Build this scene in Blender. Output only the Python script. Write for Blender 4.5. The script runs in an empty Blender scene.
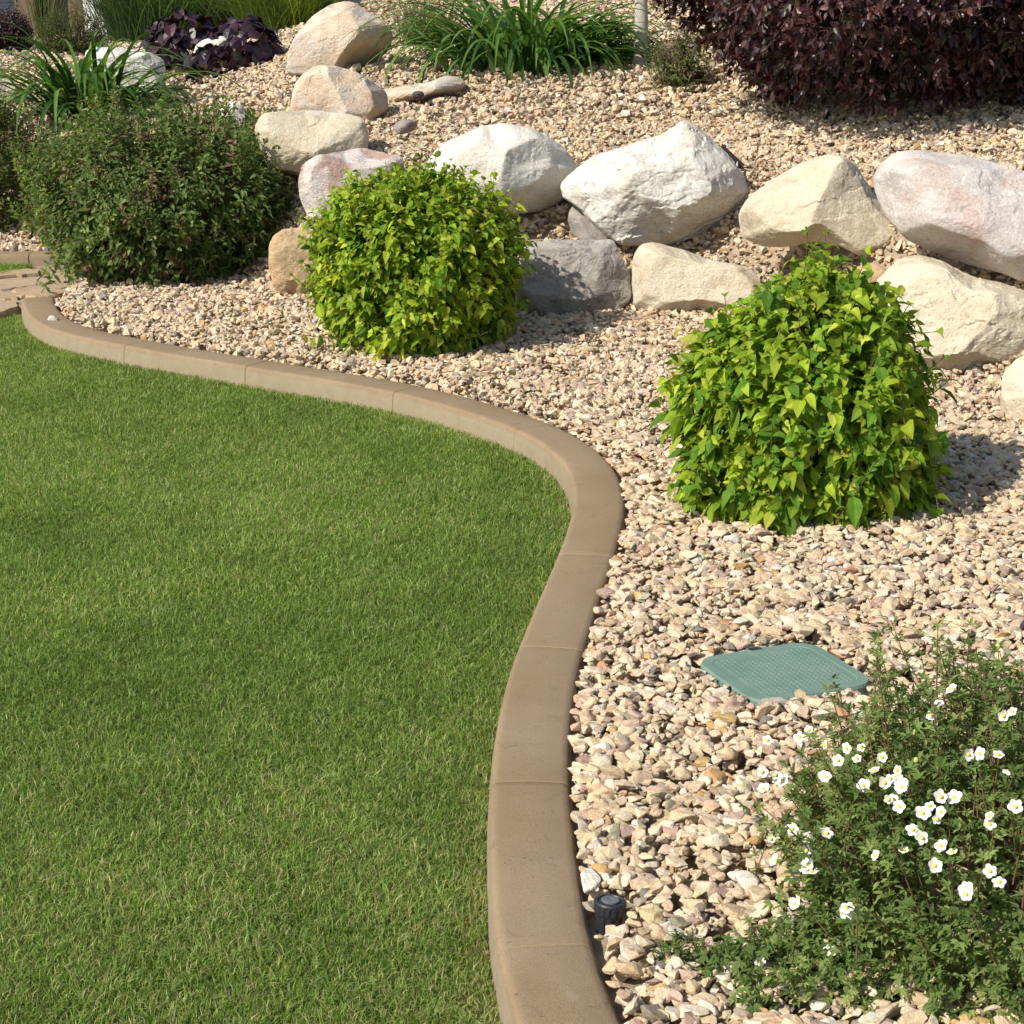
import bpy, bmesh, math, random
import numpy as np
from mathutils import Vector, Matrix, noise as mnoise

# ------------------------------------------------------------------ camera, light
scene = bpy.context.scene
COL = scene.collection
F_PX, Y_H, CAM_Z = 1800.0, -20.0, 1.64
PITCH = math.atan((512 - Y_H) / F_PX)

cam_d = bpy.data.cameras.new('camera')
cam_d.sensor_width = 36.0
cam_d.lens = F_PX / 1024 * 36.0
cam_d.clip_start = 0.05
cam_d.clip_end = 2000
cam = bpy.data.objects.new('camera', cam_d)
cam.location = (0, 0, CAM_Z)
cam.rotation_euler = (math.pi / 2 - PITCH, 0, 0)
COL.objects.link(cam)
scene.camera = cam

SUN_EL, SHADOW_AZ = math.radians(41), math.radians(36)      # shadows run right and a little away
sdx, sdy = math.cos(SHADOW_AZ), math.sin(SHADOW_AZ)
world = bpy.data.worlds.new('World')
scene.world = world
world.use_nodes = True
wn = world.node_tree
sky = wn.nodes.new('ShaderNodeTexSky')
sky.sky_type = 'NISHITA'
sky.sun_disc = False
sky.sun_elevation = SUN_EL
sky.sun_rotation = math.atan2(-sdx, -sdy)
wn.links.new(sky.outputs['Color'], wn.nodes['Background'].inputs['Color'])
wn.nodes['Background'].inputs['Strength'].default_value = 0.11

sun_d = bpy.data.lights.new('sun', 'SUN')
sun_d.energy = 4.45
sun_d.angle = math.radians(0.5)
sun_d.color = (1.0, 0.95, 0.86)
sun = bpy.data.objects.new('sun', sun_d)
travel = Vector((sdx * math.cos(SUN_EL), sdy * math.cos(SUN_EL), -math.sin(SUN_EL)))
sun.rotation_euler = travel.to_track_quat('-Z', 'Y').to_euler()
sun.location = (-6, -4, 8)
COL.objects.link(sun)

scene.view_settings.view_transform = 'Standard'
scene.view_settings.look = 'None'
scene.view_settings.gamma = 1.0
scene.view_settings.exposure = 0.42
scene.cycles.max_bounces = 6
scene.cycles.diffuse_bounces = 3
scene.cycles.transmission_bounces = 4
scene.cycles.transparent_max_bounces = 4

# ------------------------------------------------------------------ helpers
def ray(px, py):
    x = (px - 512) / F_PX
    y = (512 - py) / F_PX
    c, s = math.cos(PITCH), math.sin(PITCH)
    return np.array([x, c + y * s, -s + y * c])

CAM = np.array([0, 0, CAM_Z])
def on_plane(px, py, z):
    d = ray(px, py)
    return CAM + d * ((z - CAM_Z) / d[2])
def at_depth(px, py, D):
    d = ray(px, py)
    return CAM + d * (D / d[1])
def on_ground(px, py):
    d = ray(px, py)
    d = d / d[1]
    Ds = np.arange(2.0, 40, 0.01)
    z = CAM_Z + d[2] * Ds
    t = terrain(d[0] * Ds, Ds)
    k = np.nonzero(z <= t)[0]
    D = Ds[k[0]] if len(k) else 39.0
    return np.array([d[0] * D, D, float(terrain(np.array([d[0] * D]), np.array([D]))[0])])

def mesh_np(name, V, F, C=None, smooth=False):
    """V (n,3), F (m,k) with one k for all faces, C (n,3) linear colours."""
    V = np.asarray(V, np.float32); F = np.asarray(F, np.int32)
    me = bpy.data.meshes.new(name)
    me.vertices.add(len(V)); me.vertices.foreach_set('co', V.ravel())
    m, k = F.shape
    me.loops.add(m * k); me.loops.foreach_set('vertex_index', F.ravel())
    me.polygons.add(m)
    me.polygons.foreach_set('loop_start', np.arange(0, m * k, k, dtype=np.int32))
    me.polygons.foreach_set('loop_total', np.full(m, k, np.int32))
    me.polygons.foreach_set('use_smooth', np.full(m, smooth, bool))
    me.update(calc_edges=True)
    if C is not None:
        a = me.color_attributes.new('Col', 'FLOAT_COLOR', 'POINT')
        c4 = np.ones((len(V), 4), np.float32); c4[:, :3] = C
        a.data.foreach_set('color', c4.ravel())
    return me

def obj(name, me, mat=None, parent=None, loc=None, label=None, cat=None, group=None, kind=None):
    o = bpy.data.objects.new(name, me)
    COL.objects.link(o)
    if mat is not None:
        me.materials.clear(); me.materials.append(mat)
    if loc is not None: o.location = tuple(float(v) for v in loc)
    if parent is not None: o.parent = parent
    tag(o, label, cat, group, kind)
    return o
def tag(o, label=None, cat=None, group=None, kind=None):
    if label: o['label'] = label
    if cat: o['category'] = cat
    if group: o['group'] = group
    if kind: o['kind'] = kind
def thing(name, loc, label, cat, group=None):
    o = bpy.data.objects.new(name, None)
    o.empty_display_size = 0.1
    COL.objects.link(o)
    o.location = tuple(float(v) for v in loc)
    tag(o, label, cat, group)
    return o
def bm_mesh(name, bm, smooth=False):
    me = bpy.data.meshes.new(name)
    bm.to_mesh(me); bm.free()
    if smooth:
        me.polygons.foreach_set('use_smooth', np.ones(len(me.polygons), bool))
    return me

def norm(a):
    return a / (np.linalg.norm(a, axis=-1, keepdims=True) + 1e-9)

# ------------------------------------------------------------------ materials
def new_mat(name):
    m = bpy.data.materials.new(name); m.use_nodes = True
    nt = m.node_tree
    return m, nt, nt.nodes['Principled BSDF'], nt.nodes, nt.links
def N(nodes, t, **kw):
    n = nodes.new(t)
    for k, v in kw.items():
        if k in n.inputs: n.inputs[k].default_value = v
        else: setattr(n, k, v)
    return n
def mixc(nt, fac, a, b, mode='MIX'):
    n = nt.nodes.new('ShaderNodeMix'); n.data_type = 'RGBA'; n.blend_type = mode
    for sock, v in ((n.inputs[0], fac), (n.inputs[6], a), (n.inputs[7], b)):
        if isinstance(v, (int, float)): sock.default_value = v
        elif isinstance(v, (tuple, list)): sock.default_value = (*v[:3], 1)
        else: nt.links.new(v, sock)
    return n.outputs[2]
def ramp(nt, src, stops):
    r = nt.nodes.new('ShaderNodeValToRGB')
    e = r.color_ramp.elements
    while len(e) < len(stops): e.new(0.5)
    for el, (p, c) in zip(e, stops):
        el.position = p
        el.color = (c, c, c, 1) if isinstance(c, (int, float)) else (*c, 1)
    nt.links.new(src, r.inputs[0])
    return r.outputs[0]
def noise_tex(nt, vec, scale, detail=4, rough=0.6, dist=0.0):
    n = nt.nodes.new('ShaderNodeTexNoise')
    n.inputs['Scale'].default_value = scale; n.inputs['Detail'].default_value = detail
    n.inputs['Roughness'].default_value = rough; n.inputs['Distortion'].default_value = dist
    if vec is not None: nt.links.new(vec, n.inputs['Vector'])
    return n.outputs['Fac']
def bump(nt, height, strength, dist, prev=None):
    b = nt.nodes.new('ShaderNodeBump')
    b.inputs['Strength'].default_value = strength; b.inputs['Distance'].default_value = dist
    nt.links.new(height, b.inputs['Height'])
    if prev is not None: nt.links.new(prev, b.inputs['Normal'])
    return b.outputs['Normal']

def leaf_material(name, rough=0.45, transl=0.35, tint=(1, 1, 1), ttint=(1.3, 1.25, 0.6), spec=0.35, var=0.25):
    m, nt, p, nodes, links = new_mat(name)
    a = nodes.new('ShaderNodeAttribute'); a.attribute_name = 'Col'
    geo = nodes.new('ShaderNodeTexCoord')
    nz = noise_tex(nt, geo.outputs['Object'], 40, 2)
    c = mixc(nt, 1.0, a.outputs['Color'], ramp(nt, nz, [(0.25, 1 - var), (0.75, 1 + var * 0.4)]), 'MULTIPLY')
    c = mixc(nt, 1.0, c, tint, 'MULTIPLY')
    links.new(c, p.inputs['Base Color'])
    p.inputs['Roughness'].default_value = rough
    p.inputs['Specular IOR Level'].default_value = spec
    t = nodes.new('ShaderNodeBsdfTranslucent')
    tc = mixc(nt, 1.0, c, ttint, 'MULTIPLY')
    links.new(tc, t.inputs['Color'])
    mx = nodes.new('ShaderNodeMixShader'); mx.inputs[0].default_value = transl
    links.new(p.outputs[0], mx.inputs[1]); links.new(t.outputs[0], mx.inputs[2])
    links.new(mx.outputs[0], nodes['Material Output'].inputs['Surface'])
    return m

M = {}
M['leaf'] = leaf_material('leaf_green', rough=0.62, spec=0.16, transl=0.48, var=0.2)
M['leaf_glossy'] = leaf_material('leaf_purple', rough=0.42, transl=0.18, ttint=(1.6, 0.7, 0.6), spec=0.5)
M['grass'] = leaf_material('grass_blade', rough=0.55, transl=0.4, spec=0.25, var=0.15)
def plain(name, col, rough=0.7, spec=0.3, nscale=30, amt=0.15, bstr=0.2, bdist=0.003, metal=0):
    m, nt, p, nodes, links = new_mat(name)
    tc = nodes.new('ShaderNodeTexCoord')
    nz = noise_tex(nt, tc.outputs['Object'], nscale, 6, 0.65)
    c = mixc(nt, 1.0, col, ramp(nt, nz, [(0.25, 1 - amt), (0.75, 1 + amt)]), 'MULTIPLY')
    links.new(c, p.inputs['Base Color'])
    p.inputs['Roughness'].default_value = rough; p.inputs['Specular IOR Level'].default_value = spec
    p.inputs['Metallic'].default_value = metal
    links.new(bump(nt, nz, bstr, bdist), p.inputs['Normal'])
    return m
M['stem'] = plain('woody_stem', (0.09, 0.055, 0.03), 0.8)
M['stem_red'] = plain('red_stem', (0.15, 0.085, 0.045), 0.7)
M['soil'] = plain('soil', (0.33, 0.25, 0.17), 0.95, 0.1, 25, 0.35, 0.8, 0.02)
M['turf_soil'] = plain('turf_soil', (0.10, 0.12, 0.035), 0.95, 0.1, 30, 0.4)
M['petal'] = plain('white_petal', (0.66, 0.65, 0.585), 0.6, 0.2, 60, 0.03)
M['pollen'] = plain('yellow_flower_centre', (0.68, 0.55, 0.08), 0.7, 0.2)
M['bud'] = plain('pale_bud', (0.42, 0.45, 0.12), 0.7, 0.2)
M['black_plastic'] = plain('black_plastic', (0.022, 0.024, 0.028), 0.42, 0.5, 80, 0.2, 0.15, 0.001)
M['dark_plastic'] = plain('grey_plastic', (0.12, 0.125, 0.13), 0.5, 0.4, 80, 0.3)
M['wall_blue'] = plain('blue_grey_siding', (0.17, 0.2, 0.25), 0.7, 0.3, 3, 0.08)
M['white_paint'] = plain('white_paint', (0.78, 0.78, 0.76), 0.55, 0.3, 8, 0.04)
M['brown_paint'] = plain('brown_post_paint', (0.16, 0.11, 0.08), 0.6)
M['dark_glass'] = plain('dark_glass', (0.02, 0.025, 0.03), 0.1, 0.6, 3, 0.1, 0.02)
M['fabric'] = plain('black_landscape_fabric', (0.03, 0.028, 0.026), 0.8)

# stones of the gravel: colour from the stone, mottled
def gravel_mat():
    m, nt, p, nodes, links = new_mat('gravel_stone')
    a = nodes.new('ShaderNodeAttribute'); a.attribute_name = 'Col'
    tc = nodes.new('ShaderNodeTexCoord')
    n1 = noise_tex(nt, tc.outputs['Object'], 38, 5, 0.7, 0.4)
    n2 = noise_tex(nt, tc.outputs['Object'], 260, 4, 0.7)
    c = mixc(nt, 1.0, a.outputs['Color'], ramp(nt, n1, [(0.3, (0.66, 0.57, 0.47)), (0.48, (1, 1, 1)), (0.72, (1.15, 1.12, 1.07))]), 'MULTIPLY')
    c = mixc(nt, 1.0, c, ramp(nt, n2, [(0.3, 0.78), (0.7, 1.1)]), 'MULTIPLY')
    links.new(c, p.inputs['Base Color'])
    p.inputs['Roughness'].default_value = 0.85; p.inputs['Specular IOR Level'].default_value = 0.25
    b = bump(nt, n1, 0.5, 0.012); b = bump(nt, n2, 0.6, 0.003, b)
    links.new(b, p.inputs['Normal'])
    return m
M['gravel'] = gravel_mat()

def concrete_mat():
    m, nt, p, nodes, links = new_mat('tan_concrete')
    tc = nodes.new('ShaderNodeTexCoord')
    n1 = noise_tex(nt, tc.outputs['Object'], 2.2, 6, 0.6)
    n2 = noise_tex(nt, tc.outputs['Object'], 420, 3, 0.7)
    n3 = noise_tex(nt, tc.outputs['Object'], 18, 6, 0.7, 0.6)
    c = mixc(nt, ramp(nt, n1, [(0.4, 0.0), (0.62, 1.0)]), (0.25, 0.177, 0.102), (0.288, 0.211, 0.13))
    c = mixc(nt, 1.0, c, ramp(nt, n2, [(0.25, 0.7), (0.5, 1.0), (0.75, 1.22)]), 'MULTIPLY')
    c = mixc(nt, ramp(nt, n3, [(0.60, 0.0), (0.78, 0.35)]), c, (0.42, 0.34, 0.25))
    c = mixc(nt, ramp(nt, n3, [(0.28, 0.6), (0.41, 0.0)]), c, (0.17, 0.12, 0.075))
    n6 = noise_tex(nt, tc.outputs['Object'], 95, 2, 0.5)
    c = mixc(nt, ramp(nt, n6, [(0.70, 0.0), (0.74, 0.75)]), c, (0.12, 0.085, 0.05))
    # the steep sides of the extruded kerb take a slightly lighter tan low down
    geo = nodes.new('ShaderNodeNewGeometry')
    sx = nodes.new('ShaderNodeSeparateXYZ'); links.new(geo.outputs['True Normal'], sx.inputs[0])
    sz = nodes.new('ShaderNodeSeparateXYZ'); links.new(tc.outputs['Object'], sz.inputs[0])
    lowz = ramp(nt, sz.outputs['Z'], [(0.066, 1.0), (0.078, 0.0)])
    sm = nodes.new('ShaderNodeMath'); sm.operation = 'MULTIPLY'
    links.new(ramp(nt, sx.outputs['Z'], [(0.15, 1.0), (0.75, 0.0)]), sm.inputs[0]); links.new(lowz, sm.inputs[1])
    side = sm.outputs[0]
    c = mixc(nt, side, c, mixc(nt, ramp(nt, n3, [(0.35, 0), (0.65, 1)]), (0.265, 0.208, 0.132), (0.305, 0.248, 0.165)))
    links.new(c, p.inputs['Base Color'])
    p.inputs['Roughness'].default_value = 0.9; p.inputs['Specular IOR Level'].default_value = 0.2
    b = bump(nt, n2, 0.6, 0.003); b = bump(nt, n3, 0.25, 0.004, b)
    links.new(b, p.inputs['Normal'])
    return m
M['concrete'] = concrete_mat()

def rock_mat(name, base, stain, dark, patch=None, patch_amt=0.5, crack=0.5, grain=0.5):
    m, nt, p, nodes, links = new_mat(name)
    tc = nodes.new('ShaderNodeTexCoord')
    oi = nodes.new('ShaderNodeObjectInfo')
    mul = nodes.new('ShaderNodeVectorMath'); mul.operation = 'MULTIPLY_ADD'
    links.new(oi.outputs['Random'], mul.inputs[0]); mul.inputs[1].default_value = (37, 53, 71)
    links.new(tc.outputs['Object'], mul.inputs[2])
    v = mul.outputs[0]
    n1 = noise_tex(nt, v, 3.2, 6, 0.62, 0.6)
    n2 = noise_tex(nt, v, 14, 7, 0.72, 0.3)
    n3 = noise_tex(nt, v, 90, 5, 0.75)
    # bedding cracks: stretched noise
    mp = nodes.new('ShaderNodeMapping'); mp.inputs['Scale'].default_value = (1.2, 1.5, 5.0); mp.inputs['Rotation'].default_value = (0.3, 0.35, 0.2)
    links.new(v, mp.inputs[0])
    n4 = noise_tex(nt, mp.outputs[0], 2.6, 8, 0.62, 0.8)
    ab = nodes.new('ShaderNodeMath'); ab.operation = 'SUBTRACT'; ab.inputs[1].default_value = 0.5
    links.new(n4, ab.inputs[0])
    ab2 = nodes.new('ShaderNodeMath'); ab2.operation = 'ABSOLUTE'; links.new(ab.outputs[0], ab2.inputs[0])
    crk = ramp(nt, ab2.outputs[0], [(0.0, 0.0), (0.02, 1.0)])
    c = mixc(nt, ramp(nt, n1, [(0.42, 0.0), (0.68, 0.8)]), base, stain)
    c = mixc(nt, ramp(nt, n2, [(0.30, 0.85), (0.47, 0.0)]), c, dark)
    if patch:
        n5 = noise_tex(nt, v, 4.5, 3, 0.55, 0.5)
        c = mixc(nt, ramp(nt, n5, [(0.5, 0.0), (0.6, patch_amt)]), c, patch)
    c = mixc(nt, 1.0, c, ramp(nt, n3, [(0.25, 0.7), (0.7, 1.1)]), 'MULTIPLY')
    c = mixc(nt, ramp(nt, crk, [(0.0, crack * 0.5), (1.0, 0.0)]), c, tuple(x * 0.6 for x in dark))
    links.new(c, p.inputs['Base Color'])
    p.inputs['Roughness'].default_value = 0.88; p.inputs['Specular IOR Level'].default_value = 0.25
    b = bump(nt, n2, 0.35 * grain + 0.15, 0.03); b = bump(nt, n3, 0.75, 0.01, b); b = bump(nt, crk, crack * 0.7, 0.012, b)
    links.new(b, p.inputs['Normal'])
    return m
M['rock_white'] = rock_mat('rock_white', (0.799, 0.771, 0.692), (0.576, 0.504, 0.392), (0.52, 0.46, 0.37), crack=0.6)
M['rock_smooth'] = rock_mat('rock_smooth_white', (0.708, 0.672, 0.586), (0.592, 0.52, 0.4), (0.58, 0.48, 0.35), crack=0.15, grain=0.2)
M['rock_cream'] = rock_mat('rock_cream', (0.69, 0.603, 0.457), (0.596, 0.487, 0.336), (0.52, 0.4, 0.26), crack=0.3, grain=0.7)
M['rock_pink'] = rock_mat('rock_pink', (0.63, 0.58, 0.522), (0.588, 0.479, 0.428), (0.46, 0.41, 0.35), (0.40, 0.23, 0.17), 0.75, crack=0.45)
M['rock_pale'] = rock_mat('rock_pale_pink', (0.644, 0.597, 0.54), (0.599, 0.5, 0.451), (0.52, 0.46, 0.4), (0.48, 0.30, 0.22), 0.42, crack=0.4)
M['rock_tan'] = rock_mat('rock_tan', (0.65, 0.491, 0.342), (0.678, 0.598, 0.484), (0.5, 0.34, 0.21), (0.62, 0.58, 0.52), 0.6, crack=0.25, grain=0.6)
M['rock_orange'] = rock_mat('rock_orange', (0.58, 0.40, 0.22), (0.58, 0.46, 0.31), (0.34, 0.22, 0.12), crack=0.4, grain=0.8)
M['rock_grey'] = rock_mat('rock_grey', (0.46, 0.42, 0.36), (0.36, 0.33, 0.29), (0.24, 0.215, 0.19), (0.22, 0.17, 0.15), 0.35, crack=0.5)
M['rock_dark'] = rock_mat('rock_dark', (0.10, 0.08, 0.08), (0.15, 0.12, 0.12), (0.05, 0.04, 0.04))
M['rock_mauve'] = rock_mat('rock_mauve', (0.34, 0.27, 0.26), (0.4, 0.33, 0.3), (0.22, 0.18, 0.17))
M['flagstone'] = rock_mat('flagstone', (0.47, 0.33, 0.2), (0.5, 0.39, 0.27), (0.3, 0.2, 0.12), crack=0.2, grain=0.4)

# ------------------------------------------------------------------ the kerb line (front top edge traced, set back into the world at z = KERB_Z)
KERB_Z, KERB_W = 0.09, 0.158
edge_px = [(565, 1150), (541, 1085), (520, 1024), (499, 948), (492, 880), (492, 825), (492, 780), (499, 720), (508, 680), (519.5, 645.5),
           (539, 600), (559, 554), (568, 530), (575, 508), (575, 490), (570, 470), (560, 457), (540, 441), (517, 429), (488, 418),
           (447, 405.5), (397, 392), (350, 383.5), (300, 375), (244, 366), (203, 359), (162.5, 352.5), (122.6, 345), (89, 338.5), (58, 331),
           (38, 322.5), (28, 314), (23.5, 306), (22.5, 298)]
def catmull(P, n=12):
    P = np.array(P, float); out = []
    for i in range(len(P) - 1):
        p0 = P[max(i - 1, 0)]; p1 = P[i]; p2 = P[i + 1]; p3 = P[min(i + 2, len(P) - 1)]
        t = np.linspace(0, 1, n, endpoint=False)[:, None]
        out.append(0.5 * ((2 * p1) + (-p0 + p2) * t + (2 * p0 - 5 * p1 + 4 * p2 - p3) * t**2 + (-p0 + 3 * p1 - 3 * p2 + p3) * t**3))
    out.append(P[-1:])
    return np.concatenate(out)
def resample(P, step):
    d = np.r_[0, np.cumsum(np.linalg.norm(np.diff(P, axis=0), axis=1))]
    s = np.linspace(0, d[-1], max(2, int(d[-1] / step)))
    return np.stack([np.interp(s, d, P[:, k]) for k in range(P.shape[1])], 1)
def smooth_line(P, it):
    P = P.copy()
    for _ in range(it):
        P[1:-1] = P[1:-1] * 0.5 + (P[:-2] + P[2:]) * 0.25
    return P
front = catmull([on_plane(x, y, KERB_Z)[:2] for x, y in edge_px])
front = smooth_line(resample(front, 0.02), 60)
def normals2(P):
    t = np.gradient(P, axis=0); t /= np.linalg.norm(t, axis=1, keepdims=True)
    return np.stack([t[:, 1], -t[:, 0]], 1)          # right-hand side of the travel direction
FN = normals2(front)
centre = front + FN * KERB_W * 0.5
centre = smooth_line(resample(centre, 0.02), 20)
CN = normals2(centre)
# line that bounds the lawn: kerb, then on along the path edge
end = centre[-1]
bound = np.concatenate([[[0.62, -3.0]], [centre[0] + (centre[0] - centre[5]) * 2], centre[::4], [end], [end + (-0.12, 0.03)], [end + (-1.2, -0.18)], [[-14, end[1] - 1.2]]])
def signed_dist(x, y, line=bound):
    x = np.asarray(x, float).ravel(); y = np.asarray(y, float).ravel()
    best = np.full(x.shape, 1e9); sgn = np.ones(x.shape)
    for a, b in zip(line[:-1], line[1:]):
        ab = b - a; L2 = ab @ ab + 1e-12
        t = np.clip(((x - a[0]) * ab[0] + (y - a[1]) * ab[1]) / L2, 0, 1)
        dx = x - a[0] - ab[0] * t; dy = y - a[1] - ab[1] * t
        d = dx * dx + dy * dy
        s = np.sign((x - a[0]) * ab[1] - (y - a[1]) * ab[0])
        k = d < best - 1e-12
        best = np.where(k, d, best); sgn = np.where(k, s, sgn)
    return np.sqrt(best) * sgn

D1X = np.array([-14, -4, -2.9, -2.2, -1.6, -1.1, 0.0, 0.9, 1.3, 1.7, 2.2, 3, 5, 14])
D1Y = np.array([12.2, 11.7, 11.3, 10.6, 9.6, 8.95, 8.35, 8.3, 7.75, 7.05, 6.5, 5.8, 5.0, 5.0])
def sstep(t): t = np.clip(t, 0, 1); return t * t * (3 - 2 * t)
def terrain(x, y):
    """top of the soil under the stones, right of / beyond the lawn line"""
    x = np.asarray(x, float); y = np.asarray(y, float)
    d = y - np.interp(x, D1X, D1Y)
    sd = signed_dist(x, y).reshape(x.shape)
    bed = 0.056 + 0.036 * np.clip(sd - 0.1, 0, 2.6) * np.clip(x + 3, 0, 2) / 2
    top = 0.72 + 0.12 * (d - 1.0)
    cap = 1.03 + 0.5 * sstep((x + 3.0) / 2.5)
    top = np.where(top > cap - 0.1, cap - 0.1 * np.exp(-(np.maximum(top - cap + 0.1, 0)) / 0.1), top)
    return bed + np.maximum(top - bed, 0) * sstep(d / 1.0) + 0.02 * np.sin(x * 2.3 + 1) * np.sin(y * 1.9) * sstep(d / 2)

# ------------------------------------------------------------------ setting: ground, lawn, path
def grid_mesh(name, xs, ys, zf):
    X, Y = np.meshgrid(xs, ys)
    Z = zf(X, Y)
    V = np.stack([X.ravel(), Y.ravel(), Z.ravel()], 1)
    nx, ny = len(xs), len(ys)
    i = np.arange((ny - 1) * (nx - 1)); r = i // (nx - 1); c = i % (nx - 1)
    a = r * nx + c
    return mesh_np(name, V, np.stack([a, a + 1, a + nx + 1, a + nx], 1), smooth=True)
xs = np.concatenate([np.linspace(-300, -15, 12), np.linspace(-14, -6, 18)[:-1], np.arange(-6, 6, 0.05), np.linspace(6, 14, 18), np.linspace(15, 300, 12)])
ys = np.concatenate([np.linspace(-200, -6, 10), np.arange(-5, 2, 0.25), np.arange(2, 17, 0.05), np.arange(17, 40, 0.5), np.linspace(41, 400, 14)])
def ground_z(X, Y):
    sd = signed_dist(X, Y).reshape(X.shape)
    z = terrain(X, Y)
    path = (X < -1.9) & (Y < 12) & (sd > 0)
    z = np.where(path, np.minimum(z, 0.033), z)
    return np.where(sd < 0.02, -0.05, z)
obj('ground', grid_mesh('ground', xs, ys, ground_z), M['soil'], kind='structure')

# lawn sheet
lawn_edge = np.concatenate([[[-30, -3.0]], bound[:1], bound[1:-1], [[-30, bound[-1][1] - 1.3]]])
bm = bmesh.new()
bm.faces.new([bm.verts.new((p[0], p[1], 0.0)) for p in lawn_edge])
bmesh.ops.triangulate(bm, faces=bm.faces[:])
obj('lawn', bm_mesh('lawn', bm), M['turf_soil'], kind='structure')

# flagstone path at the far left: one paved surface
rng = np.random.default_rng(5)
def slab(bm, pts, z, t):
    c = np.mean(pts, axis=0)
    P = catmull(list(pts) + [pts[0]], 4)[:-1]
    a = np.arange(len(P)); P = P + 0.012 * np.stack([np.sin(a * 1.7 + c[0] * 9), np.cos(a * 2.3 + c[1] * 7)], 1)
    top = [bm.verts.new((c[0] + (p[0] - c[0]) * 0.97, c[1] + (p[1] - c[1]) * 0.97, z)) for p in P]
    mid = [bm.verts.new((p[0], p[1], z - 0.012)) for p in P]
    bot = [bm.verts.new((p[0], p[1], z - t)) for p in P]
    bm.faces.new(top)
    n = len(P)
    for A, B in ((mid, top), (bot, mid)):
        for i in range(n):
            bm.faces.new([A[i], A[(i + 1) % n], B[(i + 1) % n], B[i]])
path_px = [[(-75, 312), (-30, 315), (2, 311), (18, 305), (14, 300), (-10, 301), (-60, 304)],
           [(-60, 302), (-8, 298.5), (16, 298), (18, 293.5), (-10, 291), (-60, 293)],
           [(20, 297), (55, 296), (80, 289), (92, 283), (62, 284.5), (30, 287), (12, 291)],
           [(-60, 291), (0, 289), (30, 285), (58, 281), (40, 277), (8, 278), (-50, 283)],
           [(44, 283), (64, 281.5), (88, 280.5), (80, 274), (58, 273.5), (44, 277)],
           [(-50, 282), (5, 276.5), (34, 274.5), (40, 271), (25, 269.5), (-10, 273.5), (-50, 278)]]
bm = bmesh.new()
for k, poly in enumerate(path_px):
    slab(bm, np.array([on_plane(x, y, 0.045)[:2] for x, y in poly]), 0.043 + 0.004 * (k % 3), 0.06)
bmesh.ops.recalc_face_normals(bm, faces=bm.faces[:])
obj('path', bm_mesh('path', bm), M['flagstone'], kind='structure')
path_poly = np.array([on_plane(x, y, 0.045)[:2] for x, y in [(-90, 320), (10, 312), (24, 298), (52, 297.5), (74, 293), (96, 282), (86, 272), (64, 269), (52, 267), (-100, 268)]])
def in_poly(x, y, poly):
    inside = np.zeros(x.shape, bool)
    j = len(poly) - 1
    for i in range(len(poly)):
        xi, yi = poly[i]; xj, yj = poly[j]
        c = ((yi > y) != (yj > y)) & (x < (xj - xi) * (y - yi) / (yj - yi + 1e-12) + xi)
        inside ^= c; j = i
    return inside
# strip of turf beyond the path
strip_px = [(-120, 289), (-60, 282), (4, 277), (20, 273), (33, 269.5), (34, 267.5), (-120, 267)]
strip = np.array([on_plane(x, y, 0.03)[:2] for x, y in strip_px])
bm = bmesh.new()
bm.faces.new([bm.verts.new((p[0], p[1], 0.03)) for p in strip][::-1])
obj('lawn_strip', bm_mesh('lawn_strip', bm), M['turf_soil'], kind='structure')

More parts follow.
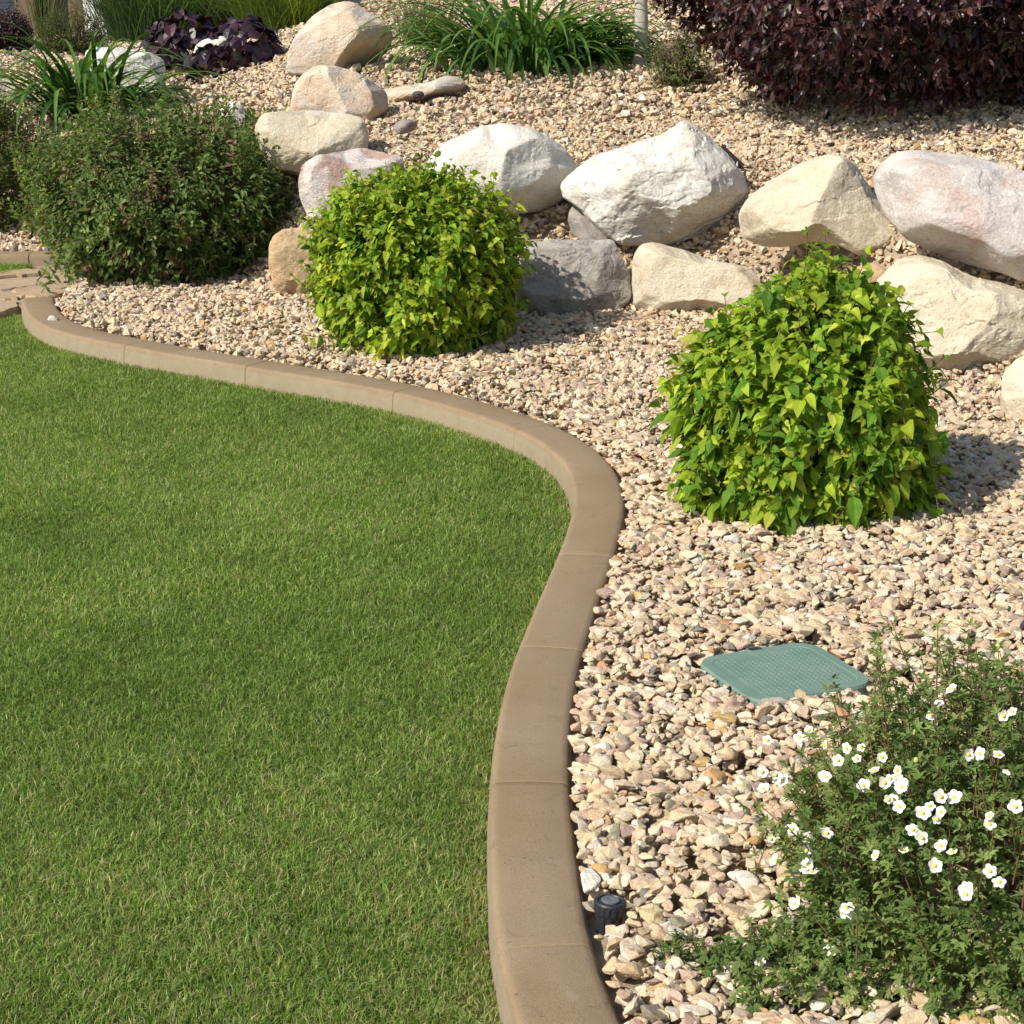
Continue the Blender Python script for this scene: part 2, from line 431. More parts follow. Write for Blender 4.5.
# ------------------------------------------------------------------ concrete kerb
def kerb_mesh(name, line, joints, w=KERB_W, z=KERB_Z, seed=1):
    # (across, height) from the lawn side to the bed side
    prof = [(-w / 2 - 0.012, -0.06), (-w / 2 - 0.009, z - 0.05), (-w / 2 - 0.0055, z - 0.02), (-w / 2 - 0.004, z - 0.012), (-w / 2 - 0.001, z - 0.006), (-w / 2 + 0.003, z - 0.0025), (-w / 2 + 0.008, z - 0.0006), (-w / 2 + 0.014, z + 0.0002), (-w / 2 + 0.03, z + 0.0006),
            (0, z + 0.0015), (w / 2 - 0.022, z), (w / 2 - 0.01, z - 0.003), (w / 2 - 0.002, z - 0.011), (w / 2 + 0.003, z - 0.03), (w / 2 + 0.006, -0.06)]
    d = np.r_[0, np.cumsum(np.linalg.norm(np.diff(line, axis=0), axis=1))]
    s = list(np.arange(0, d[-1], 0.02))
    for j in joints:
        s += [j - 0.0044, j - 0.0031, j - 0.0022, j + 0.0022, j + 0.0031, j + 0.0044]
    s = np.array(sorted(set(s)))
    s = np.r_[s[(s >= 0) & (s < d[-1])], d[-1]]
    P = np.stack([np.interp(s, d, line[:, 0]), np.interp(s, d, line[:, 1])], 1)
    nn = normals2(line)
    Nn = norm(np.stack([np.interp(s, d, nn[:, 0]), np.interp(s, d, nn[:, 1])], 1))
    k = len(prof); V = []
    rr = random.Random(seed)
    for i in range(len(s)):
        g = 0.0
        for j in joints:
            if abs(s[i] - j) < 0.003: g = 0.008
            elif abs(s[i] - j) < 0.0045: g = 0.001
        wob = 0.0022 * mnoise.noise(Vector((s[i] * 3.1, seed, 0))) + 0.001 * mnoise.noise(Vector((s[i] * 14, seed, 3)))
        for a, h in prof:
            e = 0.001 * mnoise.noise(Vector((s[i] * 25, a * 40, seed)))
            sc = 1 - g / (w / 2)
            V.append((P[i, 0] + Nn[i, 0] * (a * sc + wob), P[i, 1] + Nn[i, 1] * (a * sc + wob), h - (g if h > 0 else 0) + e + wob * 0.5))
    Fs = []
    for i in range(len(s) - 1):
        for q in range(k - 1):
            Fs.append((i * k + q, i * k + q + 1, (i + 1) * k + q + 1, (i + 1) * k + q))
    bm = bmesh.new()
    vs = [bm.verts.new(v) for v in V]
    for f in Fs: bm.faces.new([vs[q] for q in f])
    bm.faces.new(vs[:k]); bm.faces.new(vs[-k:])
    bmesh.ops.recalc_face_normals(bm, faces=bm.faces[:])
    me = bm_mesh(name, bm, True)
    return me
def along(line, px, py):
    p = on_plane(px, py, KERB_Z)[:2]
    d = np.r_[0, np.cumsum(np.linalg.norm(np.diff(line, axis=0), axis=1))]
    return d[np.argmin(np.linalg.norm(line - p, axis=1))]
joint_px = [(542.5, 946.5), (529.5, 780), (549, 645.8), (585.5, 555), (599, 482), (533.5, 427.5), (409, 389), (252, 364.5), (136, 343)]
obj('concrete_edging', kerb_mesh('concrete_edging', centre, [along(centre, *p) for p in joint_px]), M['concrete'],
    label='long curving tan concrete edging with cut joints between the lawn and the gravel', cat='lawn edging')
line2 = np.array([on_plane(x, y, KERB_Z)[:2] for x, y in [(-160, 256.5), (-90, 255.5), (-30, 254.8), (20, 254.5), (60, 254), (110, 252)]])
line2 = smooth_line(resample(catmull(line2), 0.02), 20)
obj('concrete_edging', kerb_mesh('concrete_edging', line2, [1.1], z=0.10, seed=4), M['concrete'],
    label='short stretch of tan concrete edging beyond the flagstones at the far left', cat='lawn edging')

# ------------------------------------------------------------------ boulders
def ico(sub):
    bm = bmesh.new(); bmesh.ops.create_icosphere(bm, subdivisions=sub, radius=1)
    V = np.array([v.co[:] for v in bm.verts]); Fc = np.array([[v.index for v in f.verts] for f in bm.faces])
    bm.free(); return V, Fc
ICO = {k: ico(k) for k in (2, 3, 4, 5, 6)}

def boulder(poly, D, mat, label, seed, thick=0.8, sub=5, cuts=(), ncut=9, rough=0.035, cat='boulder', name='boulder', group=None, soft=110, crease=0.4):
    poly = np.array(poly, float)
    # centroid of the outline
    x, y = poly[:, 0], poly[:, 1]
    c = np.array([(x.min() + x.max()) / 2, (y.min() + y.max()) / 2])
    d = ray(*c); fwd = d / np.linalg.norm(d)
    right = norm(np.cross(fwd, [0, 0, 1.0])); up = np.cross(right, fwd)
    C0 = at_depth(c[0], c[1], D)
    dist = np.linalg.norm(C0 - CAM)
    # outline into metres on the plane through C0 facing the camera
    uv = []
    pp = np.concatenate([np.linspace(q0, q1, 8, endpoint=False) for q0, q1 in zip(poly, np.roll(poly, -1, 0))])
    pp = 0.5 * pp + 0.25 * (np.roll(pp, 2, 0) + np.roll(pp, -2, 0))
    for px, py in pp:
        r = ray(px, py); r = r * (dist / (r @ fwd)); q = CAM + r - C0
        uv.append((q @ right, q @ up))
    uv = np.array(uv) * 1.03
    th = np.arctan2(uv[:, 1], uv[:, 0]); R = np.linalg.norm(uv, axis=1)
    o = np.argsort(th); th, R = th[o], R[o]
    th = np.r_[th - 2 * np.pi, th, th + 2 * np.pi]; R = np.r_[R, R, R]
    ext = np.ptp(uv, axis=0)
    T = thick * 0.5 * min(ext[0], ext[1] * 1.6)
    if sub == 5 and np.mean(ext) > 0.42: sub = 6
    V, Fc = ICO[sub]
    rng = np.random.default_rng(seed)
    # faceted body: soft minimum of cutting planes
    nx = 9 + ncut
    nrm = norm(rng.normal(size=(nx + 42, 3))); dd = np.r_[rng.uniform(0.66, 0.92, nx), rng.uniform(0.82, 0.95, 42)]
    if len(cuts):
        nrm = np.concatenate([nrm, norm(np.array([q[:3] for q in cuts], float))]); dd = np.r_[dd, [q[3] for q in cuts]]
    den = np.maximum(V @ nrm.T, 1e-3) / dd
    rad = (np.sum(den ** soft, axis=1) + 0.99 ** soft) ** (-1.0 / soft)
    P = V * rad[:, None]
    # match the silhouette
    ang = np.arctan2(P[:, 1], P[:, 0]); rho = np.hypot(P[:, 0], P[:, 1])
    bins = 144
    ta = ((np.arange(bins) + 0.5) / bins * 2 * np.pi - np.pi)[:, None]; tp = np.linspace(-1.35, 1.35, 55)[None]
    S = np.stack([np.cos(ta) * np.cos(tp), np.sin(ta) * np.cos(tp), np.sin(tp) + 0 * ta], -1)
    dn = np.maximum(S @ nrm.T, 1e-3) / dd
    R0 = (((np.sum(dn ** soft, axis=-1) + 0.99 ** soft) ** (-1.0 / soft)) * np.cos(tp)).max(1)
    bc = (np.arange(bins) + 0.5) / bins * 2 * np.pi - np.pi
    r0 = np.interp(ang, np.r_[bc - 2 * np.pi, bc, bc + 2 * np.pi], np.r_[R0, R0, R0])
    Rt = np.interp(ang, th, R)
    s = Rt / r0
    # near the axis blend to the mean scale so that the face stays smooth
    w = sstep(rho / (r0 * 0.55)); smean = np.mean(R) / np.mean(R0)
    s = smean * (1 - w) + s * w
    Q = np.stack([P[:, 0] * s, P[:, 1] * s, P[:, 2] * T], 1)
    W = Q[:, :1] * right + Q[:, 1:2] * up - Q[:, 2:3] * fwd
    size = float(np.mean(ext))
    # surface relief
    nv = norm(norm(W) * 0.6 - fwd * 0.4 * np.sign(Q[:, 2:3])); off = Vector((seed * 3.7, seed * 1.3, seed * 7.1))
    big = size > 0.42
    disp = np.empty(len(W))
    for i, p in enumerate(W):
        v = Vector(p) / size * 2.2 + off
        a = mnoise.fractal(v * 1.3, 0.9, 2.1, 5)
        bb = mnoise.ridged_multi_fractal(v * 1.1 + Vector((9, 2, 4)), 1.0, 2.1, 4, 1.0, 2.0)
        e = mnoise.noise(v * 5.0) * 0.22 + mnoise.noise(v * 11.0) * 0.12
        cv = mnoise.cell(v * 2.6 + Vector((a, a, a)) * 0.5) * 0.35            # broken, stepped faces
        ck = mnoise.noise(Vector((v.x * 1.1 + v.z * 0.9, v.y * 1.3, v.z * 3.4 - v.x * 0.8)) + Vector((a, a, a)) * 0.35)
        ck = -0.55 * max(0.0, 1 - abs(ck) / 0.035) * crease
        if sub > 5: e += mnoise.noise(v * 24.0) * 0.09 + mnoise.noise(v * 48.0) * 0.05
        disp[i] = a * 0.4 + (bb - 1.2) * -0.12 + e * 0.9 + cv * 0.6 + ck
    W = W + nv * (disp * rough * size)[:, None]
    base = np.array([C0[0], C0[1], C0[2] + W[:, 2].min()])
    W = W + (C0 - base)
    me = mesh_np(name, W, Fc, smooth=sub < 5)
    return obj(name, me, M[mat], loc=base, label=label, cat=cat, group=group)

G_UP, G_LOW, G_LEFT = 'boulders in the upper row of the rock wall', 'boulders in the lower row of the rock wall', 'boulders on the gravel slope'
boulder([(428, 162), (440, 147), (454, 139), (484, 127), (505, 124), (532, 130), (560, 146), (568, 156), (578, 169), (571, 186), (560, 200), (539, 211), (500, 215), (460, 212), (434, 195)],
        8.95, 'rock_smooth', 'smooth rounded white boulder right behind the left yellow-green bush', 11, cuts=[(0.75, -0.45, 0.45, 0.62), (-0.25, 0.75, 0.6, 0.8)], ncut=5, rough=0.016, group=G_UP)
boulder([(563, 186), (575, 172), (600, 157), (628, 147), (660, 135), (683, 122), (700, 131), (725, 155), (742, 178), (747, 194), (741, 208), (720, 225), (690, 239), (665, 244), (640, 243), (622, 243), (605, 232), (582, 208), (567, 197)],
        8.8, 'rock_white', 'big pointed off-white boulder with creased face, top right of the grey shaded one', 23, cuts=[(0.1, 0.55, 0.8, 0.72), (-0.15, -0.65, 0.75, 0.7), (0.8, -0.5, 0.45, 0.7)], ncut=8, rough=0.034, group=G_UP)
boulder([(739, 215), (749, 198), (776, 178), (804, 162), (828, 156), (845, 159), (855, 167), (865, 184), (879, 202), (893, 226), (906, 244), (885, 254), (865, 258), (838, 244), (817, 240), (787, 246), (763, 245), (744, 236)],
        8.0, 'rock_cream', 'cream boulder with rounded top directly above the right yellow-green bush', 31, cuts=[(-0.3, 0.4, 0.85, 0.7), (0.45, 0.1, 0.9, 0.66)], ncut=4, rough=0.022, group=G_UP)
boulder([(876, 178), (882, 164), (899, 152), (920, 151), (968, 157), (1002, 167), (1024, 173), (1062, 188), (1080, 225), (1066, 268), (1042, 283), (1019, 279), (1005, 273), (968, 263), (934, 250), (910, 240), (889, 219), (878, 196)],
        7.35, 'rock_pale', 'large pale pinkish boulder with reddish stain, top of the wall at the right edge', 47, cuts=[(0.05, 0.5, 0.86, 0.72), (-0.2, -0.75, 0.6, 0.75), (-0.9, 0.1, 0.4, 0.82)], ncut=5, rough=0.02, group=G_UP)
boulder([(521, 250), (530, 244), (554, 241), (583, 242), (610, 240), (619, 254), (630, 278), (632, 297), (618, 316), (571, 322), (529, 322), (516, 290)],
        8.45, 'rock_grey', 'grey boulder half in shadow right of the left yellow-green bush', 53, cuts=[(0, 0.15, 1, 0.6), (0.7, 0.1, 0.7, 0.75), (0, 0.95, 0.3, 0.75)], ncut=5, rough=0.03, group=G_LOW)
boulder([(631, 275), (636, 256), (643, 245), (655, 243), (686, 251), (710, 260), (730, 264), (748, 268), (762, 285), (758, 312), (705, 318), (681, 320), (640, 320), (630, 305)],
        8.4, 'rock_cream', 'blocky cream boulder between the grey boulder and the right yellow-green bush', 61, cuts=[(-0.1, 0.1, 1, 0.6), (0.1, 0.95, 0.3, 0.72), (-0.95, 0, 0.3, 0.8)], ncut=5, rough=0.02, group=G_LOW)
boulder([(862, 330), (866, 300), (876, 285), (891, 269), (901, 259), (918, 256), (942, 262), (967, 274), (987, 281), (1012, 286), (1030, 291), (1058, 305), (1068, 345), (1040, 366), (1002, 372), (969, 376), (934, 378), (898, 376), (872, 360)],
        7.15, 'rock_cream', 'massive pitted cream boulder under the pinkish one at the right edge', 72, cuts=[(-0.2, 0.25, 0.95, 0.62), (0.15, 0.85, 0.45, 0.72), (0.6, -0.2, 0.8, 0.72)], ncut=6, rough=0.03, group=G_LOW)
boulder([(846, 277), (856, 268), (866, 263), (877, 264), (888, 271), (886, 284), (878, 292), (866, 294), (852, 290)],
        7.75, 'rock_orange', 'small tan boulder wedged between the cream boulders above the right bush', 83, sub=4, rough=0.03, group=G_LOW)
boulder([(1001, 392), (1004, 372), (1020, 357), (1045, 352), (1064, 378), (1066, 425), (1045, 442), (1018, 440), (1002, 432)],
        6.25, 'rock_cream', 'cream boulder lying alone on the gravel, cut off by the right edge', 91, rough=0.025, group=G_LOW)
boulder([(270, 245), (274, 236), (283, 230), (306, 228), (324, 233), (330, 262), (322, 292), (300, 296), (282, 295), (273, 286), (269, 263)],
        8.95, 'rock_orange', 'orange-tan upright boulder between the dark shrub and the yellow-green bush', 104, cuts=[(0.2, 0.1, 0.95, 0.6), (0, 0.95, 0.3, 0.8)], ncut=5, rough=0.03, group=G_LOW)
boulder([(300, 181), (303, 165), (315, 157), (337, 153), (362, 148), (378, 152), (403, 158), (402, 180), (396, 210), (345, 222), (310, 220), (302, 200)],
        9.15, 'rock_pink', 'pink and white boulder with flat top above the left yellow-green bush', 112, cuts=[(-0.15, -0.1, 1, 0.55), (0.1, 0.9, 0.4, 0.6), (-0.9, 0, 0.4, 0.75)], ncut=5, rough=0.025, group=G_LEFT)
boulder([(254, 130), (263, 115), (283, 112), (315, 111), (345, 114), (362, 119), (368, 136), (364, 158), (337, 172), (304, 176), (268, 168)],
        9.72, 'rock_cream', 'broad flat cream boulder second below the big tan one', 123, cuts=[(0, 0.6, 0.8, 0.6), (0, 0.95, 0.3, 0.7)], ncut=5, rough=0.022, group=G_LEFT)
boulder([(293, 95), (296, 84), (303, 74), (319, 66), (336, 67), (352, 71), (370, 81), (386, 92), (388, 110), (370, 124), (336, 126), (308, 122), (292, 112)],
        10.8, 'rock_tan', 'tan and grey two-toned boulder just below the big rounded tan one', 134, cuts=[(-0.6, -0.1, 0.75, 0.6), (0.3, 0.4, 0.85, 0.65)], ncut=5, rough=0.022, group=G_LEFT)
boulder([(290, 52), (296, 38), (304, 27), (314, 16), (331, 5), (345, 2), (355, 4), (368, 13), (382, 23), (391, 33), (390, 48), (376, 60), (352, 70), (322, 78), (300, 80), (288, 72)],
        12.45, 'rock_tan', 'big rounded tan and white boulder at the head of the slope', 145, cuts=[(-0.3, 0.2, 0.9, 0.68), (0.6, -0.5, 0.6, 0.62)], ncut=5, rough=0.02, group=G_LEFT)
boulder([(374, 98), (384, 90), (404, 86), (428, 83), (444, 76), (458, 77), (466, 84), (456, 93), (430, 99), (400, 107), (378, 108)],
        11.4, 'rock_tan', 'low flat tan slab sunk in gravel before the strap-leaved clump', 156, sub=5, rough=0.03, thick=2.6, group=G_LEFT)
boulder([(85, 62), (87, 51), (95, 48), (123, 48), (149, 53), (163, 60), (166, 78), (160, 98), (130, 104), (104, 102), (86, 88)],
        12.85, 'rock_white', 'whitish block of stone between strap-leaved clump and dark purple plant', 167, cuts=[(0, 0, 1, 0.6), (0, 0.95, 0.3, 0.7)], ncut=4, rough=0.03, group=G_LEFT)
boulder([(134, 52), (140, 47), (150, 43), (160, 45), (163, 54), (150, 60), (138, 59)], 14.0, 'rock_cream', 'small tan boulder peeping out behind the whitish block', 171, sub=4, group=G_LEFT)
boulder([(-34, 98), (-20, 82), (4, 79), (20, 84), (28, 98), (24, 116), (4, 124), (-25, 120)], 12.9, 'rock_cream', 'pale boulder at the left edge beside the strap-leaved clump', 183, rough=0.025, group=G_LEFT)
boulder([(219, 112), (225, 104), (234, 101), (243, 106), (250, 118), (245, 132), (228, 134)], 10.9, 'rock_white', 'small white boulder poking up behind the dark green shrub', 192, sub=4, group=G_LEFT)
boulder([(192, 56), (196, 46), (205, 39), (222, 36), (236, 41), (242, 56), (238, 70), (200, 70)], 13.55, 'rock_smooth', 'cream stone half hidden among the dark purple leaves', 203, sub=4, group=G_LEFT)
boulder([(411, 95), (415, 91), (422, 91), (425, 95), (421, 99), (413, 99)], 11.0, 'rock_dark', 'small blackish stone beside the flat tan slab', 214, sub=3, cat='stone', name='stone')
boulder([(392, 128), (398, 121), (410, 119), (418, 122), (414, 131), (400, 135)], 10.05, 'rock_mauve', 'dark mauve stone larger than the gravel on the slope', 217, sub=4, cat='stone', name='stone')
boulder([(567, 218), (573, 205), (586, 205), (600, 222), (612, 240), (600, 250), (578, 246)], 8.85, 'rock_grey', 'brownish stone wedged under the big pointed boulder', 219, sub=4, cat='stone', name='stone')
p = on_plane(57, 320, KERB_Z)
boulder([(47, 321), (49, 316), (53, 315), (58, 318), (60, 322), (53, 323)], p[1], 'rock_tan', 'pale pebble lying on the far end of the tan edging', 225, sub=3, thick=1.2, rough=0.1, cat='stone', name='stone')
boulder([(757, 704), (764, 698), (780, 697), (793, 700), (791, 707), (775, 712), (760, 710)], on_plane(775, 706, 0.10)[1], 'rock_grey', 'flat grey stone at the front edge of the green lid', 231, sub=4, thick=0.9, cat='stone', name='stone')

# ------------------------------------------------------------------ gravel stones
def hull_proto(seed, npts, bev):
    rr = np.random.default_rng(seed)
    P = norm(rr.normal(size=(npts, 3))) * rr.uniform(0.8, 1.05, (npts, 1))
    P[:, 1] *= rr.uniform(0.5, 0.9); P[:, 2] *= rr.uniform(0.38, 0.75)
    bm = bmesh.new()
    for q in P: bm.verts.new(q)
    r = bmesh.ops.convex_hull(bm, input=bm.verts[:])
    bmesh.ops.delete(bm, geom=list({g for g in r['geom_interior'] if isinstance(g, bmesh.types.BMVert)}), context='VERTS')
    bmesh.ops.dissolve_limit(bm, angle_limit=0.3, verts=bm.verts[:], edges=bm.edges[:])
    if bev:
        bmesh.ops.bevel(bm, geom=bm.edges[:], offset=0.07, segments=1, affect='EDGES', clamp_overlap=True)
    bmesh.ops.triangulate(bm, faces=bm.faces[:])
    bm.verts.index_update()
    V = np.array([v.co[:] for v in bm.verts]); Fc = np.array([[v.index for v in f.verts] for f in bm.faces])
    bm.free(); return V, Fc
PROTO_NEAR = [hull_proto(100 + i, 15, True) for i in range(14)]
PROTO_FAR = [hull_proto(200 + i, 11, False) for i in range(12)]
PAL = np.array([(0.62, 0.49, 0.34), (0.65, 0.54, 0.39), (0.58, 0.44, 0.29), (0.58, 0.43, 0.33), (0.52, 0.38, 0.30), (0.66, 0.58, 0.46),
                (0.55, 0.37, 0.17), (0.36, 0.30, 0.24), (0.38, 0.28, 0.24), (0.68, 0.64, 0.56), (0.30, 0.28, 0.2), (0.22, 0.2, 0.18), (0.45, 0.26, 0.15)])
PW = np.array([26, 25, 15, 9, 5, 15, 2, 2.5, 3, 4, 1.8, 0.7, 0.5]); PW = PW / PW.sum()
def rot_mats(rng, n, tilt):
    yaw = rng.uniform(0, 2 * np.pi, n); ax = rng.uniform(0, 2 * np.pi, n); tl = rng.normal(0, tilt, n)
    cy, sy = np.cos(yaw), np.sin(yaw)
    Rz = np.zeros((n, 3, 3)); Rz[:, 0, 0] = cy; Rz[:, 0, 1] = -sy; Rz[:, 1, 0] = sy; Rz[:, 1, 1] = cy; Rz[:, 2, 2] = 1
    k = np.stack([np.cos(ax), np.sin(ax), np.zeros(n)], 1)
    K = np.zeros((n, 3, 3)); K[:, 0, 2] = k[:, 1]; K[:, 1, 2] = -k[:, 0]; K[:, 2, 0] = -k[:, 1]; K[:, 2, 1] = k[:, 0]
    s, c = np.sin(tl)[:, None, None], np.cos(tl)[:, None, None]
    return (np.eye(3)[None] + s * K + (1 - c) * (K @ K)) @ Rz

lid_px = [(697, 655), (748, 705), (870, 684), (822, 641)]
LID_Z = 0.112
lid_q = np.array([on_plane(x, y, LID_Z)[:2] for x, y in lid_px])
lid_c = lid_q.mean(0)
SPK = on_plane(608, 913, 0.09)
potentilla_c = np.array([0.915, 2.78])

def scatter_gravel(name, x0, x1, y0, y1, density, amean, protos, seed, region):
    rng = np.random.default_rng(seed)
    n = int((x1 - x0) * (y1 - y0) * density)
    x = rng.uniform(x0, x1, n); y = rng.uniform(y0, y1, n)
    k = region(x, y); x, y = x[k], y[k]; n = len(x)
    a = np.clip(np.exp(rng.normal(np.log(amean), 0.38, n)), amean * 0.45, amean * 2.0)
    o = np.argsort(-a + rng.normal(0, amean * 0.5, n)); x, y, a = x[o], y[o], a[o]
    res = 0.012
    H = np.zeros((int((y1 - y0) / res) + 12, int((x1 - x0) / res) + 12), np.float32)
    z = np.empty(n)
    ix = ((x - x0) / res + 5).astype(int); iy = ((y - y0) / res + 5).astype(int)
    rc = np.maximum((a * 0.85 / res).astype(int), 1)
    caps = {}
    for i in range(n):
        r = rc[i]
        if r not in caps:
            g = np.arange(-r, r + 1); q = (g[:, None] ** 2 + g[None] ** 2) / (r + 0.5) ** 2
            caps[r] = np.where(q < 1, 1 - 0.6 * q, -9).astype(np.float32)
        sl = H[max(iy[i] - r, 0):iy[i] + r + 1, max(ix[i] - r, 0):ix[i] + r + 1]
        h = 0.7 * sl.mean() + 0.3 * sl.max()
        h = min(h, 0.04)
        t = a[i] * 0.6
        z[i] = h + t * 0.5
        cp = caps[r]
        if sl.shape == cp.shape:
            np.maximum(sl, h + cp * t * 1.25, out=sl)
    P = np.stack([x, y, terrain(x, y) + z], 1)
    Rm = rot_mats(rng, n, 0.38)
    pid = rng.integers(0, len(protos), n)
    base = np.array([0.96, 0.93, 0.87]) * PAL[rng.choice(len(PAL), n, p=PW)] * rng.uniform(0.88, 1.07, (n, 1)) * rng.normal(1, 0.025, (n, 3))
    Vs, Fs, Cs = [], [], []; off = 0
    for q, (pv, pf) in enumerate(protos):
        s = np.nonzero(pid == q)[0]
        if not len(s): continue
        sc = rng.uniform(0.85, 1.15, (len(s), 1, 3)) * a[s][:, None, None]
        W = np.einsum('nij,nkj->nki', Rm[s], pv[None] * sc) + P[s][:, None]
        Vs.append(W.reshape(-1, 3)); Cs.append(np.repeat(base[s], len(pv), 0))
        Fs.append((pf[None] + (np.arange(len(s)) * len(pv))[:, None, None] + off).reshape(-1, 3))
        off += len(s) * len(pv)
    me = mesh_np(name, np.concatenate(Vs), np.concatenate(Fs), np.concatenate(Cs))
    print(name, n, 'stones', len(me.polygons), 'faces')
    obj(name, me, M['gravel'], kind='stuff', label='crushed tan and pinkish stone covering the planting bed')

def bed_region(x, y):
    sd = signed_dist(x, y)
    k = (sd > KERB_W / 2 + 0.009) & ~in_poly(x, y, path_poly)
    k &= ~((x < -2.3) & (y < line2[0, 1] + 0.16))
    v = np.stack([x - lid_c[0], y - lid_c[1]], 1)
    e1 = norm(lid_q[2] - lid_q[1]); e2 = norm(lid_q[0] - lid_q[1])
    w, h = np.linalg.norm(lid_q[2] - lid_q[1]) / 2, np.linalg.norm(lid_q[0] - lid_q[1]) / 2
    k &= ~((np.abs(v @ e1) < w + 0.012) & (v @ e2 < h + 0.006) & (v @ e2 > -h - 0.016))
    k &= np.hypot(x - SPK[0], y - SPK[1]) > 0.042
    k &= np.hypot(x - SPK[0] - 0.01, y - SPK[1] + 0.035) > 0.03
    return k
near = lambda x, y: bed_region(x, y) & (np.abs(x) < 0.3 * y + 0.7) & (y < 6.3)
mid = lambda x, y: bed_region(x, y) & (np.abs(x) < 0.3 * y + 1.1) & (y >= 6.3) & (y < 10.2)
far = lambda x, y: bed_region(x, y) & (np.abs(x) < 0.3 * y + 1.1) & (y >= 10.2)
scatter_gravel('gravel', -0.2, 2.8, 2.0, 6.3, 3700, 0.0176, PROTO_NEAR, 1, near)
scatter_gravel('gravel', -4.2, 4.2, 6.3, 10.2, 2900, 0.0182, PROTO_FAR, 2, mid)
scatter_gravel('gravel', -6.6, 6.6, 10.2, 18.5, 1000, 0.023, PROTO_FAR, 3, far)

# ------------------------------------------------------------------ grass of the lawn
def blades(name, x, y, z0, h, w, seed, col):
    rng = np.random.default_rng(seed); n = len(x)
    yaw = rng.uniform(0, 2 * np.pi, n); lean = np.abs(rng.normal(0, 0.6, n)) + 0.2; ld = rng.uniform(0, 2 * np.pi, n)
    side = np.stack([np.cos(yaw), np.sin(yaw), np.zeros(n)], 1)
    dr = np.stack([np.cos(ld), np.sin(ld), np.zeros(n)], 1)
    B = np.stack([x, y, np.full(n, z0)], 1)
    H = h[:, None]; L = lean[:, None]
    mid = B + dr * (L * 0.35 * H) + np.array([0, 0, 1]) * H * 0.6
    tip = B + dr * (L * 1.0 * H) + np.array([0, 0, 1]) * H * (1 - 0.25 * L)
    W = side * w[:, None] * 0.5
    V = np.stack([B - W, B + W, mid - W * 0.85, mid + W * 0.85, tip], 1).reshape(-1, 3)
    o = (np.arange(n) * 5)[:, None]
    F = np.concatenate([o + [0, 1, 3], o + [0, 3, 2], o + [2, 3, 4]])
    C = np.repeat(col, 5, 0)
    return mesh_np(name, V, F, C)
def fbm(x, y, sc, seed):
    rng = np.random.default_rng(seed); r = np.zeros(len(x)); amp = 1.0
    for o in range(4):
        G = rng.normal(size=(64, 64)); u = x * sc * 2**o; v = y * sc * 2**o
        iu = np.floor(u).astype(int); iv = np.floor(v).astype(int); fu = sstep(u - iu); fv = sstep(v - iv)
        g = lambda a, b: G[a % 64, b % 64]
        r += amp * ((g(iu, iv) * (1 - fu) + g(iu + 1, iv) * fu) * (1 - fv) + (g(iu, iv + 1) * (1 - fu) + g(iu + 1, iv + 1) * fu) * fv)
        amp *= 0.55
    return r
def make_lawn():
    rng = np.random.default_rng(9)
    X, Y = [], []
    for y0, y1, dens in ((2.1, 3.2, 62000), (3.2, 4.6, 50000), (4.6, 6.4, 38000), (6.4, 9.4, 26000)):
        xa, xb = -0.3 * y1 - 0.8, 0.75
        n = int((xb - xa) * (y1 - y0) * dens)
        X.append(rng.uniform(xa, xb, n)); Y.append(rng.uniform(y0, y1, n))
    x = np.concatenate(X); y = np.concatenate(Y)
    sd = signed_dist(x, y)
    k = (sd < -KERB_W / 2 - 0.012) & (x > -0.3 * y - 0.8)
    x, y, sd = x[k], y[k], sd[k]; n = len(x)
    f1 = fbm(x, y, 1.3, 3); f2 = fbm(x, y, 5.0, 4); f3 = fbm(x, y, 22.0, 6)
    h = np.clip(rng.normal(0.0215, 0.0055, n) * (1 + 0.05 * f2 + 0.04 * f3), 0.012, 0.05)
    w = rng.uniform(0.0014, 0.0029, n) * (0.85 + y * 0.06)
    g = np.array([(0.178, 0.29, 0.046), (0.225, 0.34, 0.062), (0.112, 0.21, 0.032), (0.38, 0.44, 0.16)])
    col = g[rng.choice(4, n, p=[0.36, 0.3, 0.16, 0.18])]
    edge = np.exp((sd + 0.087) / 0.05) * 0.4
    near = np.clip((4.2 - y) / 4, 0, 0.35)
    dry = rng.uniform(0, 1, n) < np.clip(0.08 + 0.06 * f1 + 0.05 * f2 + 0.03 * f3 + edge + near * 0.6, 0.02, 0.6)
    straw = np.array([(0.36, 0.33, 0.13), (0.28, 0.32, 0.09), (0.42, 0.38, 0.19)])[rng.choice(3, n)]
    col = np.where(dry[:, None], straw, col)
    col = col * rng.uniform(0.65, 1.35, (n, 1)) * (1 + 0.05 * f1 + 0.05 * f2)[:, None]
    me = blades('grass', x, y, 0.0, h, w, 10, np.clip(col, 0.004, 0.9))
    print('grass', n)
    obj('grass', me, M['grass'], kind='stuff', label='short mown green grass of the lawn')
make_lawn()
rng = np.random.default_rng(12)
x = rng.uniform(-4.6, -2.2, 60000); y = rng.uniform(9.3, 11.2, 60000)
k = in_poly(x, y, strip); x, y = x[k], y[k]
obj('grass', blades('grass', x, y, 0.03, rng.normal(0.035, 0.007, len(x)), rng.uniform(0.003, 0.005, len(x)), 13,
    np.array([0.18, 0.28, 0.045]) * rng.uniform(0.7, 1.4, (len(x), 1))), M['grass'], kind='stuff', label='strip of short green grass beyond the path')

